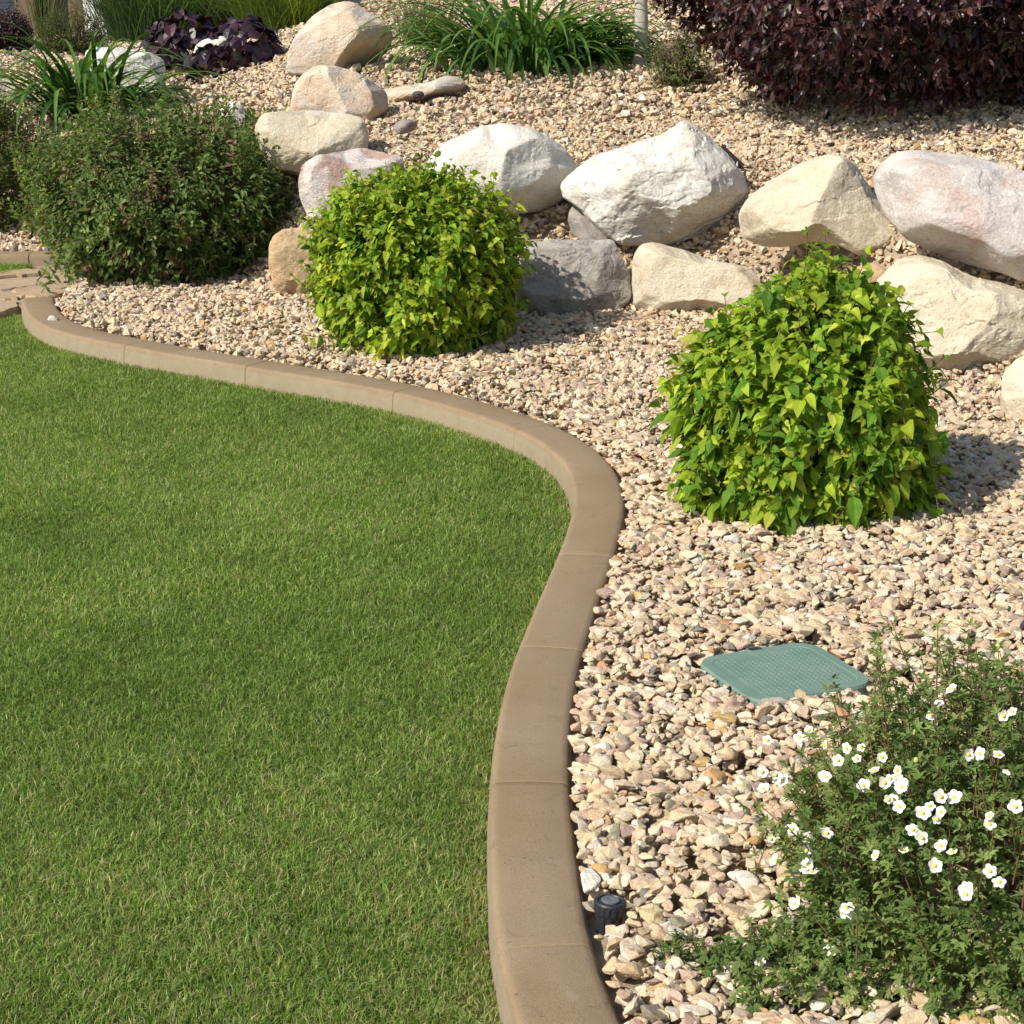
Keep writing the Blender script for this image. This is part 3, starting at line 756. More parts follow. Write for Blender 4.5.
# ------------------------------------------------------------------ leaves, ribbons, stems
class Geo:
    def __init__(s): s.V, s.F, s.C, s.n = [], [], [], 0
    def add(s, V, F, C):
        s.V.append(V); s.F.append(F + s.n); s.C.append(C); s.n += len(V)
    def build(s, name, mat, parent=None, **kw):
        me = mesh_np(name, np.concatenate(s.V), np.concatenate(s.F), np.concatenate(s.C), smooth=kw.pop('smooth', False))
        return obj(name, me, mat, parent, **kw)
SHAPES = {'ovate': ([0, .15, .42, .74, 1], [.05, .72, 1, .6, .02]), 'lance': ([0, .35, .7, 1], [.12, 1, .7, .02]),
          'round': ([0, .12, .45, .8, 1], [.3, .85, 1.05, .85, .3]), 'tiny': ([0, .5, 1], [.15, 1, .1])}
def leaves(geo, P, D, Nn, L, W, fold, droop, col, shape='ovate', rib=0.12):
    """P base, D direction, Nn upper side; arrays. droop bends the tip towards the ground."""
    n = len(P)
    if n == 0: return
    t, ww = SHAPES[shape]
    D = norm(D); S = norm(np.cross(D, Nn)); Nn = np.cross(S, D)
    L = np.broadcast_to(L, n)[:, None]; W = np.broadcast_to(W, n)[:, None]; droop = np.broadcast_to(droop, n)[:, None]
    rows = []
    down = np.array([0, 0, -1.0])
    for ti, wi in zip(t, ww):
        c = P + D * L * (ti * (1 - 0.25 * droop * ti)) + (down * 0.75 - Nn * 0.25) * (droop * L * ti * ti * 0.75)
        e = S * W * (0.5 * wi)
        up = Nn * W * (0.5 * wi * fold)
        rows.append(np.stack([c - e + up, c, c + e + up], 1))
    k = len(t)
    V = np.stack(rows, 1).reshape(-1, 3)                        # n,k,3,3
    f = []
    for i in range(k - 1):
        a = i * 3
        f += [(a, a + 1, a + 4, a + 3), (a + 1, a + 2, a + 5, a + 4)]
    F = (np.array(f)[None] + (np.arange(n) * k * 3)[:, None, None]).reshape(-1, 4)
    C = np.repeat(col, k * 3, 0).reshape(n, k, 3, 3).copy()
    C[:, :, 1] *= (1 + rib)
    geo.add(V, F, C.reshape(-1, 3))
def ribbons(geo, P, azim, L, W, rise, arch, col, seg=8, fold=0.35, twist=None):
    """arching strap leaves: start rise angle (rad from horizontal), arch = how far they bend over"""
    n = len(P); azim = np.asarray(azim)
    hor = np.stack([np.cos(azim), np.sin(azim), np.zeros(n)], 1); S = np.stack([-np.sin(azim), np.cos(azim), np.zeros(n)], 1)
    if twist is not None:
        S = norm(S + hor * twist[:, None])
    p = P.copy(); rows = []
    step = (L / seg)[:, None]
    for i in range(seg + 1):
        t = i / seg
        ang = rise - arch * t ** 1.4
        d = hor * np.cos(ang)[:, None] + np.array([0, 0, 1.0]) * np.sin(ang)[:, None]
        up = -hor * np.sin(ang)[:, None] + np.array([0, 0, 1.0]) * np.cos(ang)[:, None]
        w = (W * (1 - t ** 2.5) * (0.7 + 0.3 * min(1, t * 4)))[:, None]
        rows.append(np.stack([p - S * w * 0.5 + up * w * fold * 0.5, p, p + S * w * 0.5 + up * w * fold * 0.5], 1))
        p = p + d * step
    k = seg + 1
    V = np.stack(rows, 1).reshape(-1, 3); f = []
    for i in range(seg):
        a = i * 3; f += [(a, a + 1, a + 4, a + 3), (a + 1, a + 2, a + 5, a + 4)]
    F = (np.array(f)[None] + (np.arange(n) * k * 3)[:, None, None]).reshape(-1, 4)
    C = np.repeat(col, k * 3, 0).reshape(n, k, 3, 3).copy()
    C[:, :, 1] *= 1.15
    geo.add(V, F, C.reshape(-1, 3))
def sticks(geo, A, B, ra, rb, col=(1, 1, 1)):
    n = len(A); d = norm(B - A); h = np.where(np.abs(d[:, 2:3]) > 0.9, [[1.0, 0, 0]], [[0, 0, 1.0]])
    u = norm(np.cross(d, h)); v = np.cross(d, u); ra = np.broadcast_to(ra, n)[:, None]; rb = np.broadcast_to(rb, n)[:, None]
    ring = []
    for r, Q in ((ra, A), (rb, B)):
        for k in range(4):
            an = k * math.pi / 2
            ring.append(Q + (u * math.cos(an) + v * math.sin(an)) * r)
    V = np.stack(ring, 1).reshape(-1, 3)
    f = [(k, (k + 1) % 4, 4 + (k + 1) % 4, 4 + k) for k in range(4)]
    F = (np.array(f)[None] + (np.arange(n) * 8)[:, None, None]).reshape(-1, 4)
    geo.add(V, F, np.tile(np.array(col, float), (len(V), 1)))

def dome(n, prof, rx, ry, h, rng, lump=0.08, front=None):
    """points and outward normals on a body of revolution with lumps; prof = [(t, r)]"""
    pt = np.array(prof, float)
    tt = np.linspace(0, 1, 200); rr = np.interp(tt, pt[:, 0], pt[:, 1])
    ds = np.hypot(np.diff(tt) * h, np.diff(rr) * (rx + ry) / 2); wgt = ds * (rr[:-1] + rr[1:]) * 0.5 + 1e-6
    cdf = np.r_[0, np.cumsum(wgt)]; cdf /= cdf[-1]
    t = np.interp(rng.uniform(0, 1, n), cdf, tt); th = rng.uniform(0, 2 * np.pi, n)
    r = np.interp(t, pt[:, 0], pt[:, 1])
    e = 0.02; dr = (np.interp(np.clip(t + e, 0, 1), pt[:, 0], pt[:, 1]) - np.interp(np.clip(t - e, 0, 1), pt[:, 0], pt[:, 1])) / (np.clip(t + e, 0, 1) - np.clip(t - e, 0, 1))
    so = rng.uniform(0, 99)
    lm = np.array([mnoise.noise(Vector((math.cos(a) * 2.1 * max(q, .25) + so, math.sin(a) * 2.1 * max(q, .25), b * 3.2))) for a, b, q in zip(th, t, r)])
    lm += 0.5 * np.array([mnoise.noise(Vector((math.cos(a) * 5 + so, math.sin(a) * 5, b * 7))) for a, b in zip(th, t)])
    k = 1 + lump * lm * 1.6
    P = np.stack([rx * r * k * np.cos(th), ry * r * k * np.sin(th), h * t * (1 + 0.5 * lump * lm)], 1)
    Nn = norm(np.stack([np.cos(th), np.sin(th), -dr * (rx + ry) / 2 / h], 1))
    return P, Nn, t

UP = np.array([0, 0, 1.0])
def jitter(rng, n, s): return rng.normal(0, s, (n, 3))

def leafy_bush(name, loc, prof, rx, ry, h, nshoot, pairs, L, W, pal, pw, label, cat, seed, mat='leaf', shape='ovate', droop=0.5, shoot_len=0.14, up=0.5,
               lump=0.08, fold=0.25, group=None, stem_mat='stem', inner=0.35, lvar=0.2, face=0.9, part='foliage', nstem=60, xoff=None):
    rng = np.random.default_rng(seed)
    root = thing(name, loc, label, cat, group)
    geo = Geo(); P, Nn, t = dome(nshoot, prof, rx, ry, h, rng, lump)
    if xoff is not None: P[:, 0] += np.interp(t, *zip(*xoff))
    pal = np.array(pal); pw = np.array(pw, float) / sum(pw)
    d = norm(Nn * 0.85 + UP * up + jitter(rng, nshoot, 0.32))
    P = P + d * (np.abs(rng.normal(0, 0.25, nshoot)) * (rng.uniform(0, 1, nshoot) < 0.15) * shoot_len)[:, None]
    depth = np.abs(rng.normal(0, 0.04, nshoot)) * (rx + ry)
    P = P - Nn * depth[:, None]
    tone = rng.choice(len(pal), nshoot, p=pw)
    ref = norm(np.cross(d, jitter(rng, nshoot, 1.0)))
    ref2 = np.cross(d, ref)
    vig = rng.uniform(0.72, 1.28, (nshoot, 1))            # each shoot has its own strength of colour
    for j in range(pairs):
        f = j / max(pairs - 1, 1)                      # 0 = tip
        q = P - d * (shoot_len * f)
        a = (j % 2) * math.pi / 2 + rng.normal(0, 0.3, nshoot)
        side = ref * np.cos(a)[:, None] + ref2 * np.sin(a)[:, None]
        for sg in (1, -1):
            D = norm(d * (0.75 - 0.55 * f) + side * sg * (0.55 + 0.45 * f) + jitter(rng, nshoot, 0.28))
            up_side = norm(d * 0.6 + Nn * face * 0.4 + UP * 0.45 + jitter(rng, nshoot, 0.38))
            k = rng.uniform(0, 1, nshoot) < 0.93
            c = pal[np.where(rng.uniform(0, 1, nshoot) < 0.7, tone, rng.choice(len(pal), nshoot, p=pw))] * rng.uniform(0.82, 1.18, (nshoot, 1)) * vig
            sz = (0.55 + 0.45 * min(1, f * 2.5 + 0.25)) * rng.uniform(1 - lvar, 1 + lvar, nshoot)
            leaves(geo, q[k], D[k], up_side[k], L * sz[k], W * sz[k], fold, (droop * rng.uniform(0.5, 1.4, nshoot))[k], c[k], shape)
    tw = Geo(); sticks(tw, P - d * shoot_len * 1.3, P, 0.0022, 0.0010)
    # leaves deeper inside
    ni = int(nshoot * pairs * 2 * inner)
    P2, N2, t2 = dome(ni, prof, rx, ry, h, rng, lump)
    if xoff is not None: P2[:, 0] += np.interp(t2, *zip(*xoff))
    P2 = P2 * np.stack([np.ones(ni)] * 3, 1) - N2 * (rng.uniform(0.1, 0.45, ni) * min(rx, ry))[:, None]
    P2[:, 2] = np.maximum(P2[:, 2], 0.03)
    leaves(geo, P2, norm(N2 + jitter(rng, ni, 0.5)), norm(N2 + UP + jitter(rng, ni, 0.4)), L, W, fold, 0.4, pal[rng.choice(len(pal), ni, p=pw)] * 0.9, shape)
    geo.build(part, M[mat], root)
    st = Geo()
    k = rng.choice(nshoot, min(nstem, nshoot), replace=False)
    A = np.stack([rng.normal(0, 0.12 * rx, len(k)), rng.normal(0, 0.12 * ry, len(k)), np.full(len(k), -0.02)], 1)
    B = P[k] - d[k] * shoot_len * 0.6; Mid = A * 0.45 + B * 0.55 + UP * 0.1 * h
    sticks(st, A, Mid, 0.007, 0.005); sticks(st, Mid, B, 0.005, 0.002)
    st.V += tw.V; st.F += [f + st.n for f in tw.F]; st.C += tw.C
    st.build('stems', M[stem_mat], root)
    return root

# ---- two yellow-green bushes
DOG = [(0.33, 0.43, 0.035), (0.23, 0.355, 0.03), (0.46, 0.51, 0.07), (0.115, 0.23, 0.024)]
cr = on_ground(798, 510)
leafy_bush('yellow_green_bush', cr, [(0, .80), (.1, .97), (.25, 1.0), (.4, .97), (.52, .95), (.64, .87), (.76, .74), (.86, .55), (.94, .34), (1, .12)], 0.39, 0.39, 0.775, 1050, 5, 0.062, 0.036, DOG, [3.2, 4, 1.5, 3],
           'taller yellow-green leafy bush alone on gravel between the edging and the right boulders', 'bush', 31, droop=0.85, shoot_len=0.17, lump=0.15, group='yellow-green bushes', inner=0.4, lvar=0.38,
           xoff=[(0, 0.01), (0.5, 0.0), (0.75, 0.01), (0.85, 0.03), (1, 0.03)])
cl = on_ground(416, 350)
leafy_bush('yellow_green_bush', cl, [(0, .62), (.08, .82), (.2, .96), (.35, 1.0), (.55, .99), (.7, .93), (.82, .78), (.92, .52), (1, .15)], 0.46, 0.455, 0.82, 1250, 5, 0.054, 0.031, DOG, [4, 3.4, 2, 2.4],
           'rounder yellow-green leafy bush in front of the pink and smooth white boulders', 'bush', 32, droop=0.75, shoot_len=0.16, lump=0.15, group='yellow-green bushes', inner=0.4, lvar=0.35)

# ---- dark green shrubs
SPI = [(0.13, 0.20, 0.055), (0.18, 0.255, 0.075), (0.085, 0.145, 0.04), (0.27, 0.33, 0.12), (0.23, 0.14, 0.10)]
p = at_depth(172, 262, 9.75)
leafy_bush('dark_green_shrub', (p[0], 9.75, 0.06), [(0, .45), (.1, .72), (.22, .88), (.4, 1.0), (.55, 1.0), (.68, .95), (.8, .84), (.9, .66), (1, .3)], 0.75, 0.64, 1.0, 1350, 9, 0.046, 0.018, SPI, [4, 3, 3, 1.6, 1.2],
           'wide dark green shrub with reddish shoot tips beside the end of the tan edging', 'shrub', 41, shape='lance', droop=0.35, shoot_len=0.19, up=0.7, lump=0.22, inner=0.3, nstem=140, lvar=0.35)
p = at_depth(-26, 235, 11.7)
leafy_bush('dark_green_shrub', (p[0], 11.7, 0.06), [(0, .75), (.2, .9), (.45, 1.0), (.65, .95), (.8, .8), (.9, .6), (1, .3)], 0.46, 0.4, 1.0, 760, 7, 0.036, 0.014, SPI, [4, 2, 3, 1, 1.5],
           'dark green shrub behind the far edging, cut off by the left edge', 'shrub', 42, shape='lance', droop=0.35, shoot_len=0.14, up=0.7, lump=0.12, nstem=60)

# ---- purple-leaved large shrub at the top right
PUR = [(0.045, 0.014, 0.016), (0.075, 0.022, 0.022), (0.028, 0.012, 0.012), (0.05, 0.045, 0.016), (0.11, 0.04, 0.035)]
g = on_ground(880, 112)
leafy_bush('purple_leaved_shrub', (2.2, 9.75, float(terrain([2.2], [9.75])[0])), [(0, .5), (.05, .66), (.14, .86), (.22, .97), (.32, 1.0), (.5, 1.03), (.7, .92), (.85, .7), (1, .3)], 1.42, 1.2, 2.3, 4600, 5, 0.056, 0.030, PUR, [5, 4, 4, 2, 2],
           'big dark burgundy-leaved shrub standing above the boulders at the top right', 'shrub', 51, mat='leaf_glossy', droop=0.5, shoot_len=0.2, up=0.25, lump=0.28, inner=0.3, nstem=120)
p = on_ground(683, 92)
leafy_bush('low_green_plant', p, [(0, .7), (.3, 1), (.6, .9), (.85, .6), (1, .2)], 0.22, 0.2, 0.42, 220, 6, 0.03, 0.011, [(0.12, 0.17, 0.05), (0.18, 0.21, 0.09), (0.2, 0.12, 0.1)], [3, 2, 1],
           'low thin green plant between the slim trunk and the burgundy shrub', 'plant', 52, shape='lance', lump=0.2, inner=0.1, nstem=40)
# ---- dark reddish shrub at the top left edge
p = on_ground(2, 56)
leafy_bush('dark_red_shrub', p, [(0, .7), (.2, .95), (.5, 1.0), (.8, .75), (1, .3)], 0.3, 0.3, 0.42, 420, 6, 0.035, 0.018, [(0.05, 0.018, 0.02), (0.08, 0.03, 0.03), (0.03, 0.014, 0.014)], [3, 2, 2],
           'small dark red shrub in the top left corner', 'shrub', 53, mat='leaf_glossy', shape='lance', inner=0.2, nstem=40)
# ---- airy green plant behind the left strap-leaved clump
p = on_ground(70, 58)
leafy_bush('airy_green_plant', (p[0], p[1] + 0.1, p[2]), [(0, .8), (.3, 1), (.6, .95), (.85, .7), (1, .3)], 0.33, 0.3, 0.42, 330, 7, 0.03, 0.008, [(0.05, 0.10, 0.02), (0.09, 0.13, 0.04), (0.16, 0.18, 0.07)], [3, 3, 1],
           'airy fine-leaved green plant behind the left strap-leaved clump', 'plant', 54, shape='lance', lump=0.2, inner=0.2, nstem=60)
p = on_ground(215, 40)
leafy_bush('dark_evergreen_shrub', (p[0], p[1] + 1.6, p[2]), [(0, .8), (.3, 1), (.6, .95), (.85, .7), (1, .3)], 0.6, 0.5, 0.9, 1500, 6, 0.05, 0.014, [(0.012, 0.028, 0.008), (0.02, 0.04, 0.012)], [3, 2],
           'very dark evergreen shrub behind the dark purple plant', 'shrub', 55, shape='lance', inner=0.3, nstem=40)

# ---- strap-leaved clumps (day lily) and ornamental grasses
def strap_clump(name, loc, n, L, W, spread, label, cat, seed, pal, rise=(0.6, 1.4), arch=(1.7, 3.0), fold=0.35, group=None, seg=10, part='leaves'):
    rng = np.random.default_rng(seed)
    root = thing(name, loc, label, cat, group); g = Geo()
    P = np.stack([rng.normal(0, spread, n), rng.normal(0, spread * 0.8, n), np.full(n, -0.03)], 1)
    az = np.arctan2(P[:, 1], P[:, 0]) * 1.0 + rng.normal(0, 0.6, n)
    pal = np.array(pal); col = pal[rng.integers(0, len(pal), n)] * rng.uniform(0.75, 1.25, (n, 1))
    ribbons(g, P, az, L * rng.uniform(0.6, 1.1, n), W * rng.uniform(0.7, 1.15, n), rng.uniform(*rise, n), rng.uniform(*arch, n), col, seg, fold, rng.normal(0, 0.25, n))
    g.build(part, M['leaf'], root, smooth=True)
    return root
LIL = [(0.06, 0.14, 0.028), (0.095, 0.19, 0.042), (0.045, 0.11, 0.026), (0.15, 0.25, 0.07)]
G_LIL = 'strap-leaved clumps on the upper slope'
p = on_ground(520, 74); strap_clump('strap_leaved_clump', p + [0, 0.15, 0], 260, 1.15, 0.042, 0.2, 'dense clump of arching strap leaves left of the slim trunk, larger half', 'day lily', 61, LIL, group=G_LIL)
p = on_ground(572, 66); strap_clump('strap_leaved_clump', p + [0, 0.1, 0], 130, 0.8, 0.042, 0.12, 'clump of arching strap leaves standing closest to the slim trunk', 'day lily', 62, LIL, group=G_LIL)
p = at_depth(82, 108, 12.5); strap_clump('strap_leaved_clump', (p[0], 12.5, float(terrain([p[0]], [12.5])[0])), 170, 1.1, 0.040, 0.1, 'clump of arching strap leaves above the wide dark green shrub', 'day lily', 63, LIL, rise=(0.6, 1.4), arch=(1.6, 2.9), group=G_LIL)
GRS = [(0.10, 0.14, 0.04), (0.15, 0.18, 0.06), (0.07, 0.11, 0.035)]
p = on_ground(424, 52); strap_clump('ornamental_grass', p + [0, 0.1, 0], 420, 0.55, 0.005, 0.07, 'fine wispy grass tuft left of the larger strap-leaved clump', 'ornamental grass', 64, [(0.12, 0.12, 0.06), (0.09, 0.11, 0.05), (0.17, 0.16, 0.09)], rise=(1.0, 1.56), arch=(0.2, 1.2), seg=6)
p = on_ground(283, 36); strap_clump('ornamental_grass', p + [0, 0.2, 0], 1500, 0.75, 0.008, 0.16, 'yellow-green grass tuft behind the big rounded tan boulder', 'ornamental grass', 65, [(0.13, 0.19, 0.03), (0.18, 0.22, 0.05), (0.09, 0.14, 0.025)], rise=(0.9, 1.5), arch=(0.3, 1.5), seg=6)
p = on_ground(150, 46); strap_clump('ornamental_grass', p + [0, 0.2, 0], 1900, 1.15, 0.010, 0.2, 'tall blue-green grass behind the whitish block of stone', 'ornamental grass', 66, [(0.08, 0.15, 0.05), (0.12, 0.19, 0.07), (0.055, 0.11, 0.04)], rise=(1.0, 1.5), arch=(0.3, 1.6), seg=7)
p = on_ground(30, 44); strap_clump('ornamental_grass', p + [0, 0.6, 0], 60, 0.8, 0.012, 0.07, 'sparse upright green blades before the house at the top left', 'ornamental grass', 67, GRS, rise=(1.2, 1.55), arch=(0.1, 0.6), seg=6)
# small tuft by the kerb
p = on_plane(590, 662, 0.05); strap_clump('grass_tuft', (p[0] + 0.012, p[1], 0.05), 16, 0.085, 0.004, 0.012, 'tiny grass tuft growing against the right side of the edging', 'weed', 68, [(0.16, 0.2, 0.09), (0.25, 0.26, 0.14)], rise=(1.1, 1.55), arch=(0.1, 0.7), seg=5)
p = on_plane(597, 905, 0.05); strap_clump('grass_tuft', (p[0], p[1], 0.05), 9, 0.08, 0.003, 0.008, 'few dry grass stems beside the black sprinkler head', 'weed', 69, [(0.4, 0.36, 0.18), (0.3, 0.3, 0.12)], rise=(0.9, 1.55), arch=(0.1, 0.7), seg=5)

# ---- dark purple ruffled plants
def heuchera(loc, rx, h, n, label, seed):
    rng = np.random.default_rng(seed)
    root = thing('purple_ruffled_plant', loc, label, 'plant', 'dark purple ruffled plants'); g = Geo()
    P, Nn, t = dome(n, [(0, .75), (.3, 1), (.6, .95), (.85, .65), (1, .25)], rx, rx * 0.8, h, rng, 0.2)
    col = np.array([(0.030, 0.010, 0.018), (0.05, 0.016, 0.026), (0.02, 0.008, 0.013)])[rng.integers(0, 3, n)] * rng.uniform(0.7, 1.3, (n, 1))
    leaves(g, P, norm(np.cross(Nn, jitter(rng, n, 1)) + Nn * 0.3), norm(Nn + UP * 0.4 + jitter(rng, n, 0.35)), rng.uniform(0.07, 0.11, n), rng.uniform(0.07, 0.11, n), rng.choice([-.4, .4]), 0.5, col, 'round')
    g.build('leaves', M['leaf_glossy'], root)
    st = Geo(); k = rng.integers(0, n, 40); sticks(st, np.zeros((40, 3)) + [0, 0, -.02], P[k], 0.003, 0.002); st.build('stems', M['stem_red'], root)
p = on_ground(188, 72); heuchera(p, 0.28, 0.42, 230, 'left dark purple ruffled plant against the whitish block', 71)
p = on_ground(243, 68); heuchera(p, 0.27, 0.36, 210, 'right dark purple ruffled plant next to the big tan boulder', 72)
p = on_ground(212, 80); heuchera(p, 0.16, 0.22, 90, 'lowest dark purple ruffled plant between its two bigger neighbours', 73)

# ---- white-flowered shrub at the lower right
def potentilla():
    rng = np.random.default_rng(81)
    loc = np.array([potentilla_c[0], potentilla_c[1], 0.07])
    root = thing('white_flowered_shrub', loc, 'fine-leaved green shrub with white five-petalled flowers at the lower right', 'shrub')
    g = Geo(); st = Geo()
    prof = [(0, .75), (.12, .92), (.3, 1.0), (.5, .97), (.7, .85), (.85, .62), (1, .25)]
    rx, ry, h = 0.46, 0.48, 0.45
    n = 1150
    P, Nn, t = dome(n, prof, rx, ry, h, rng, 0.13)
    P -= Nn * np.abs(rng.normal(0, 0.035, n))[:, None]
    d = norm(Nn * 0.6 + UP * 0.75 + jitter(rng, n, 0.25)); d[:, 2] = np.where(t < .15, d[:, 2] * .5, d[:, 2]); d = norm(d)
    sl = rng.uniform(0.09, 0.16, n)
    tall = rng.uniform(0, 1, n) < 0.14 * (t > .5)
    P = P + d * (tall * rng.uniform(0.04, 0.15, n))[:, None]
    base = P - d * sl[:, None] - Nn * 0.02
    sticks(st, base, P, 0.0016, 0.0008)
    pal = np.array([(0.15, 0.22, 0.06), (0.20, 0.275, 0.08), (0.11, 0.17, 0.048), (0.27, 0.33, 0.11)])
    def leafset(Pb, dr, cnt, lens, L, W):
        m = len(Pb); ref = norm(np.cross(dr, jitter(rng, m, 1))); ref2 = np.cross(dr, ref)
        tone = pal[rng.choice(4, m, p=[.35, .3, .2, .15])]
        for j in range(cnt):
            f = j / (cnt - 1); q = Pb - dr * (lens * f)[:, None]
            a = j * 2.4 + rng.normal(0, .3, m)
            side = ref * np.cos(a)[:, None] + ref2 * np.sin(a)[:, None]
            ax = norm(dr * (0.9 - 0.45 * f) + side * 0.7)                # leaf stalk
            q = q + ax * 0.008
            nu = norm(dr * .6 + UP * .5 + jitter(rng, m, .2)); sd = norm(np.cross(ax, nu))
            c = tone * rng.uniform(.75, 1.25, (m, 1))
            for sp, ln in ((0, 1.0), (0.75, .9), (-.75, .9), (1.5, .7), (-1.5, .7)):
                D = norm(ax * math.cos(sp) + sd * math.sin(sp) + jitter(rng, m, .08))
                leaves(g, q, D, nu, L * ln * rng.uniform(.8, 1.2, m), W * rng.uniform(.85, 1.1, m), 0.3, 0.25, c, 'tiny', 0.05)
    leafset(P, d, 9, sl, 0.020, 0.0068)
    # inner, sparser shoots
    m = 420
    P2, N2, t2 = dome(m, prof, rx, ry, h, rng, 0.1); P2 -= N2 * rng.uniform(.06, .2, m)[:, None]; P2[:, 2] = np.maximum(P2[:, 2], .03)
    leafset(P2, norm(N2 + UP + jitter(rng, m, .3)), 5, np.full(m, .12), 0.019, 0.0065)
    # trailing low shoots towards the camera on the left
    for (px, py) in [(735, 965), (745, 985), (765, 950), (760, 1000), (800, 985), (780, 985), (725, 960), (790, 955), (810, 960), (830, 985), (850, 1000), (815, 930), (840, 940), (780, 925), (870, 985)]:
        q = on_plane(px, py, 0.12) - loc
        dr = norm(np.array([q[0] * .7, q[1] * .7, 0.12]) + 0)[None]
        qs = q[None] + jitter(rng, 9, .022); leafset(qs, np.repeat(dr, 9, 0) + jitter(rng, 9, .35), 8, np.full(9, .11), .018, .006)
        sticks(st, q[None] * np.array([[.4, .4, .5]]), q[None], .002, .001)
    g.build('foliage', M['leaf'], root)
    k = rng.choice(n, 110, replace=False); A = np.stack([rng.normal(0, .06, 110), rng.normal(0, .06, 110), np.full(110, -.03)], 1)
    Mid = A * .4 + base[k] * .6; sticks(st, A, Mid, .004, .003); sticks(st, Mid, base[k], .003, .0016)
    st.build('stems', M['stem_red'], root)
    # flowers where the photograph shows them
    fl = [(767, 741), (800, 738), (815, 729), (775, 775), (783, 781), (762, 772), (827, 778), (826, 745), (848, 748), (862, 748), (882, 757), (884, 783), (891, 779), (898, 777), (901, 784), (888, 799), (893, 800),
          (864, 786), (932, 715), (931, 716), (967, 754), (998, 756), (1013, 712), (1008, 770), (940, 797), (936, 819), (942, 812), (922, 814), (989, 825), (904, 851), (921, 838), (934, 866), (942, 846), (877, 856), (990, 871),
          (999, 883), (967, 889), (826, 834), (808, 865), (806, 869), (776, 861), (795, 905), (847, 909), (846, 911), (830, 951), (761, 963), (792, 830), (808, 842), (1016, 806), (952, 690), (838, 760), (771, 838)]
    fl += [(x + rng.normal(0, 9), y + rng.normal(0, 8)) for x, y in fl[:34:2] + fl[36:40]]      # they stand in clusters
    cam_l = CAM - loc
    bud_i = {19, 23, 35, 43}
    proto_p = {}
    for i, (px, py) in enumerate(fl):
        r = ray(px, py); r /= np.linalg.norm(r)
        # first point of the ray near the body of the bush
        ss = np.arange(2.2, 5.0, 0.01); Q = cam_l + r[None] * ss[:, None]
        tq = Q[:, 2] / h; rq = np.interp(np.clip(tq, 0, 1), *zip(*prof)) * 1.03
        ins = (np.hypot(Q[:, 0] / rx, Q[:, 1] / ry) < rq) & (tq > 0) & (tq < 1.02)
        kk = np.nonzero(ins)[0]
        if len(kk): q = Q[kk[0]]
        else:
            dd = np.hypot(Q[:, 0] / rx, Q[:, 1] / ry) + np.abs(np.clip(tq, .1, .9) - tq) * 3; q = Q[np.argmin(dd)]
        q = q - r * rng.uniform(0.02, 0.04)
        toward = norm(np.array([-r[0] * .5 - .25, -r[1] * .8, 1.0]) * np.array([1, 1, .62]) + rng.normal(0, .38, 3))
        fr = rng.uniform(.007, .0128)
        u = norm(np.cross(toward, [0.3, 1, .2])); v = np.cross(toward, u); a0 = rng.uniform(0, 6.28)
        cup = rng.uniform(.1, .45)
        gp = Geo()
        for pt in range(5):
            a = a0 + pt * 2 * math.pi / 5 + rng.normal(0, .06)
            D = norm(u * math.cos(a) + v * math.sin(a) + toward * cup)[None]
            leaves(gp, (D * .0008 + toward * pt * .0003), D, toward[None], np.array([fr * rng.uniform(.9, 1.08)]), np.array([fr * rng.uniform(.85, 1.05)]), .2, 0.0, np.array([[1., 1, 1]]), 'round', 0)
        me = mesh_np('flower', np.concatenate(gp.V), np.concatenate(gp.F), smooth=True)
        fo = obj('flower', me, M['petal'], root, loc=q)
        bm = bmesh.new(); bmesh.ops.create_icosphere(bm, subdivisions=2, radius=.0032)
        for vv in bm.verts: vv.co = Vector(toward * .003) + vv.co
        obj('flower_centre', bm_mesh('flower_centre', bm, True), M['pollen'], fo)
    for i in range(26):                                     # unopened buds on the shoot tips
        j = rng.integers(0, n)
        if t[j] < .3: continue
        bm = bmesh.new(); bmesh.ops.create_icosphere(bm, subdivisions=2, radius=.0045)
        for vv in bm.verts: vv.co.z *= 1.25
        obj('bud', bm_mesh('bud', bm, True), M['bud'], root, loc=P[j] + d[j] * .006)
potentilla()
# small seedling of the same foliage left of it
p = on_plane(685, 985, 0.06)
leafy_bush('small_green_seedling', (p[0], p[1] + .03, 0.07), [(0, .8), (.4, 1), (.8, .7), (1, .3)], 0.06, 0.05, 0.06, 60, 5, 0.02, 0.006, [(0.14, 0.20, 0.06), (0.19, 0.25, 0.09)], [1, 1],
           'tiny green seedling in the gravel left of the white-flowered shrub', 'weed', 91, shape='tiny', shoot_len=.03, nstem=15, inner=.1)
p = on_ground(951, 362)
leafy_bush('small_green_seedling', (p[0], p[1] - .05, p[2] + .01), [(0, .5), (.4, 1), (.8, .7), (1, .3)], 0.035, 0.03, 0.1, 16, 4, 0.026, 0.012, [(0.09, 0.15, 0.03)], [1],
           'small green weed at the foot of the massive cream boulder', 'weed', 92, shape='lance', shoot_len=.04, nstem=8, inner=.1)

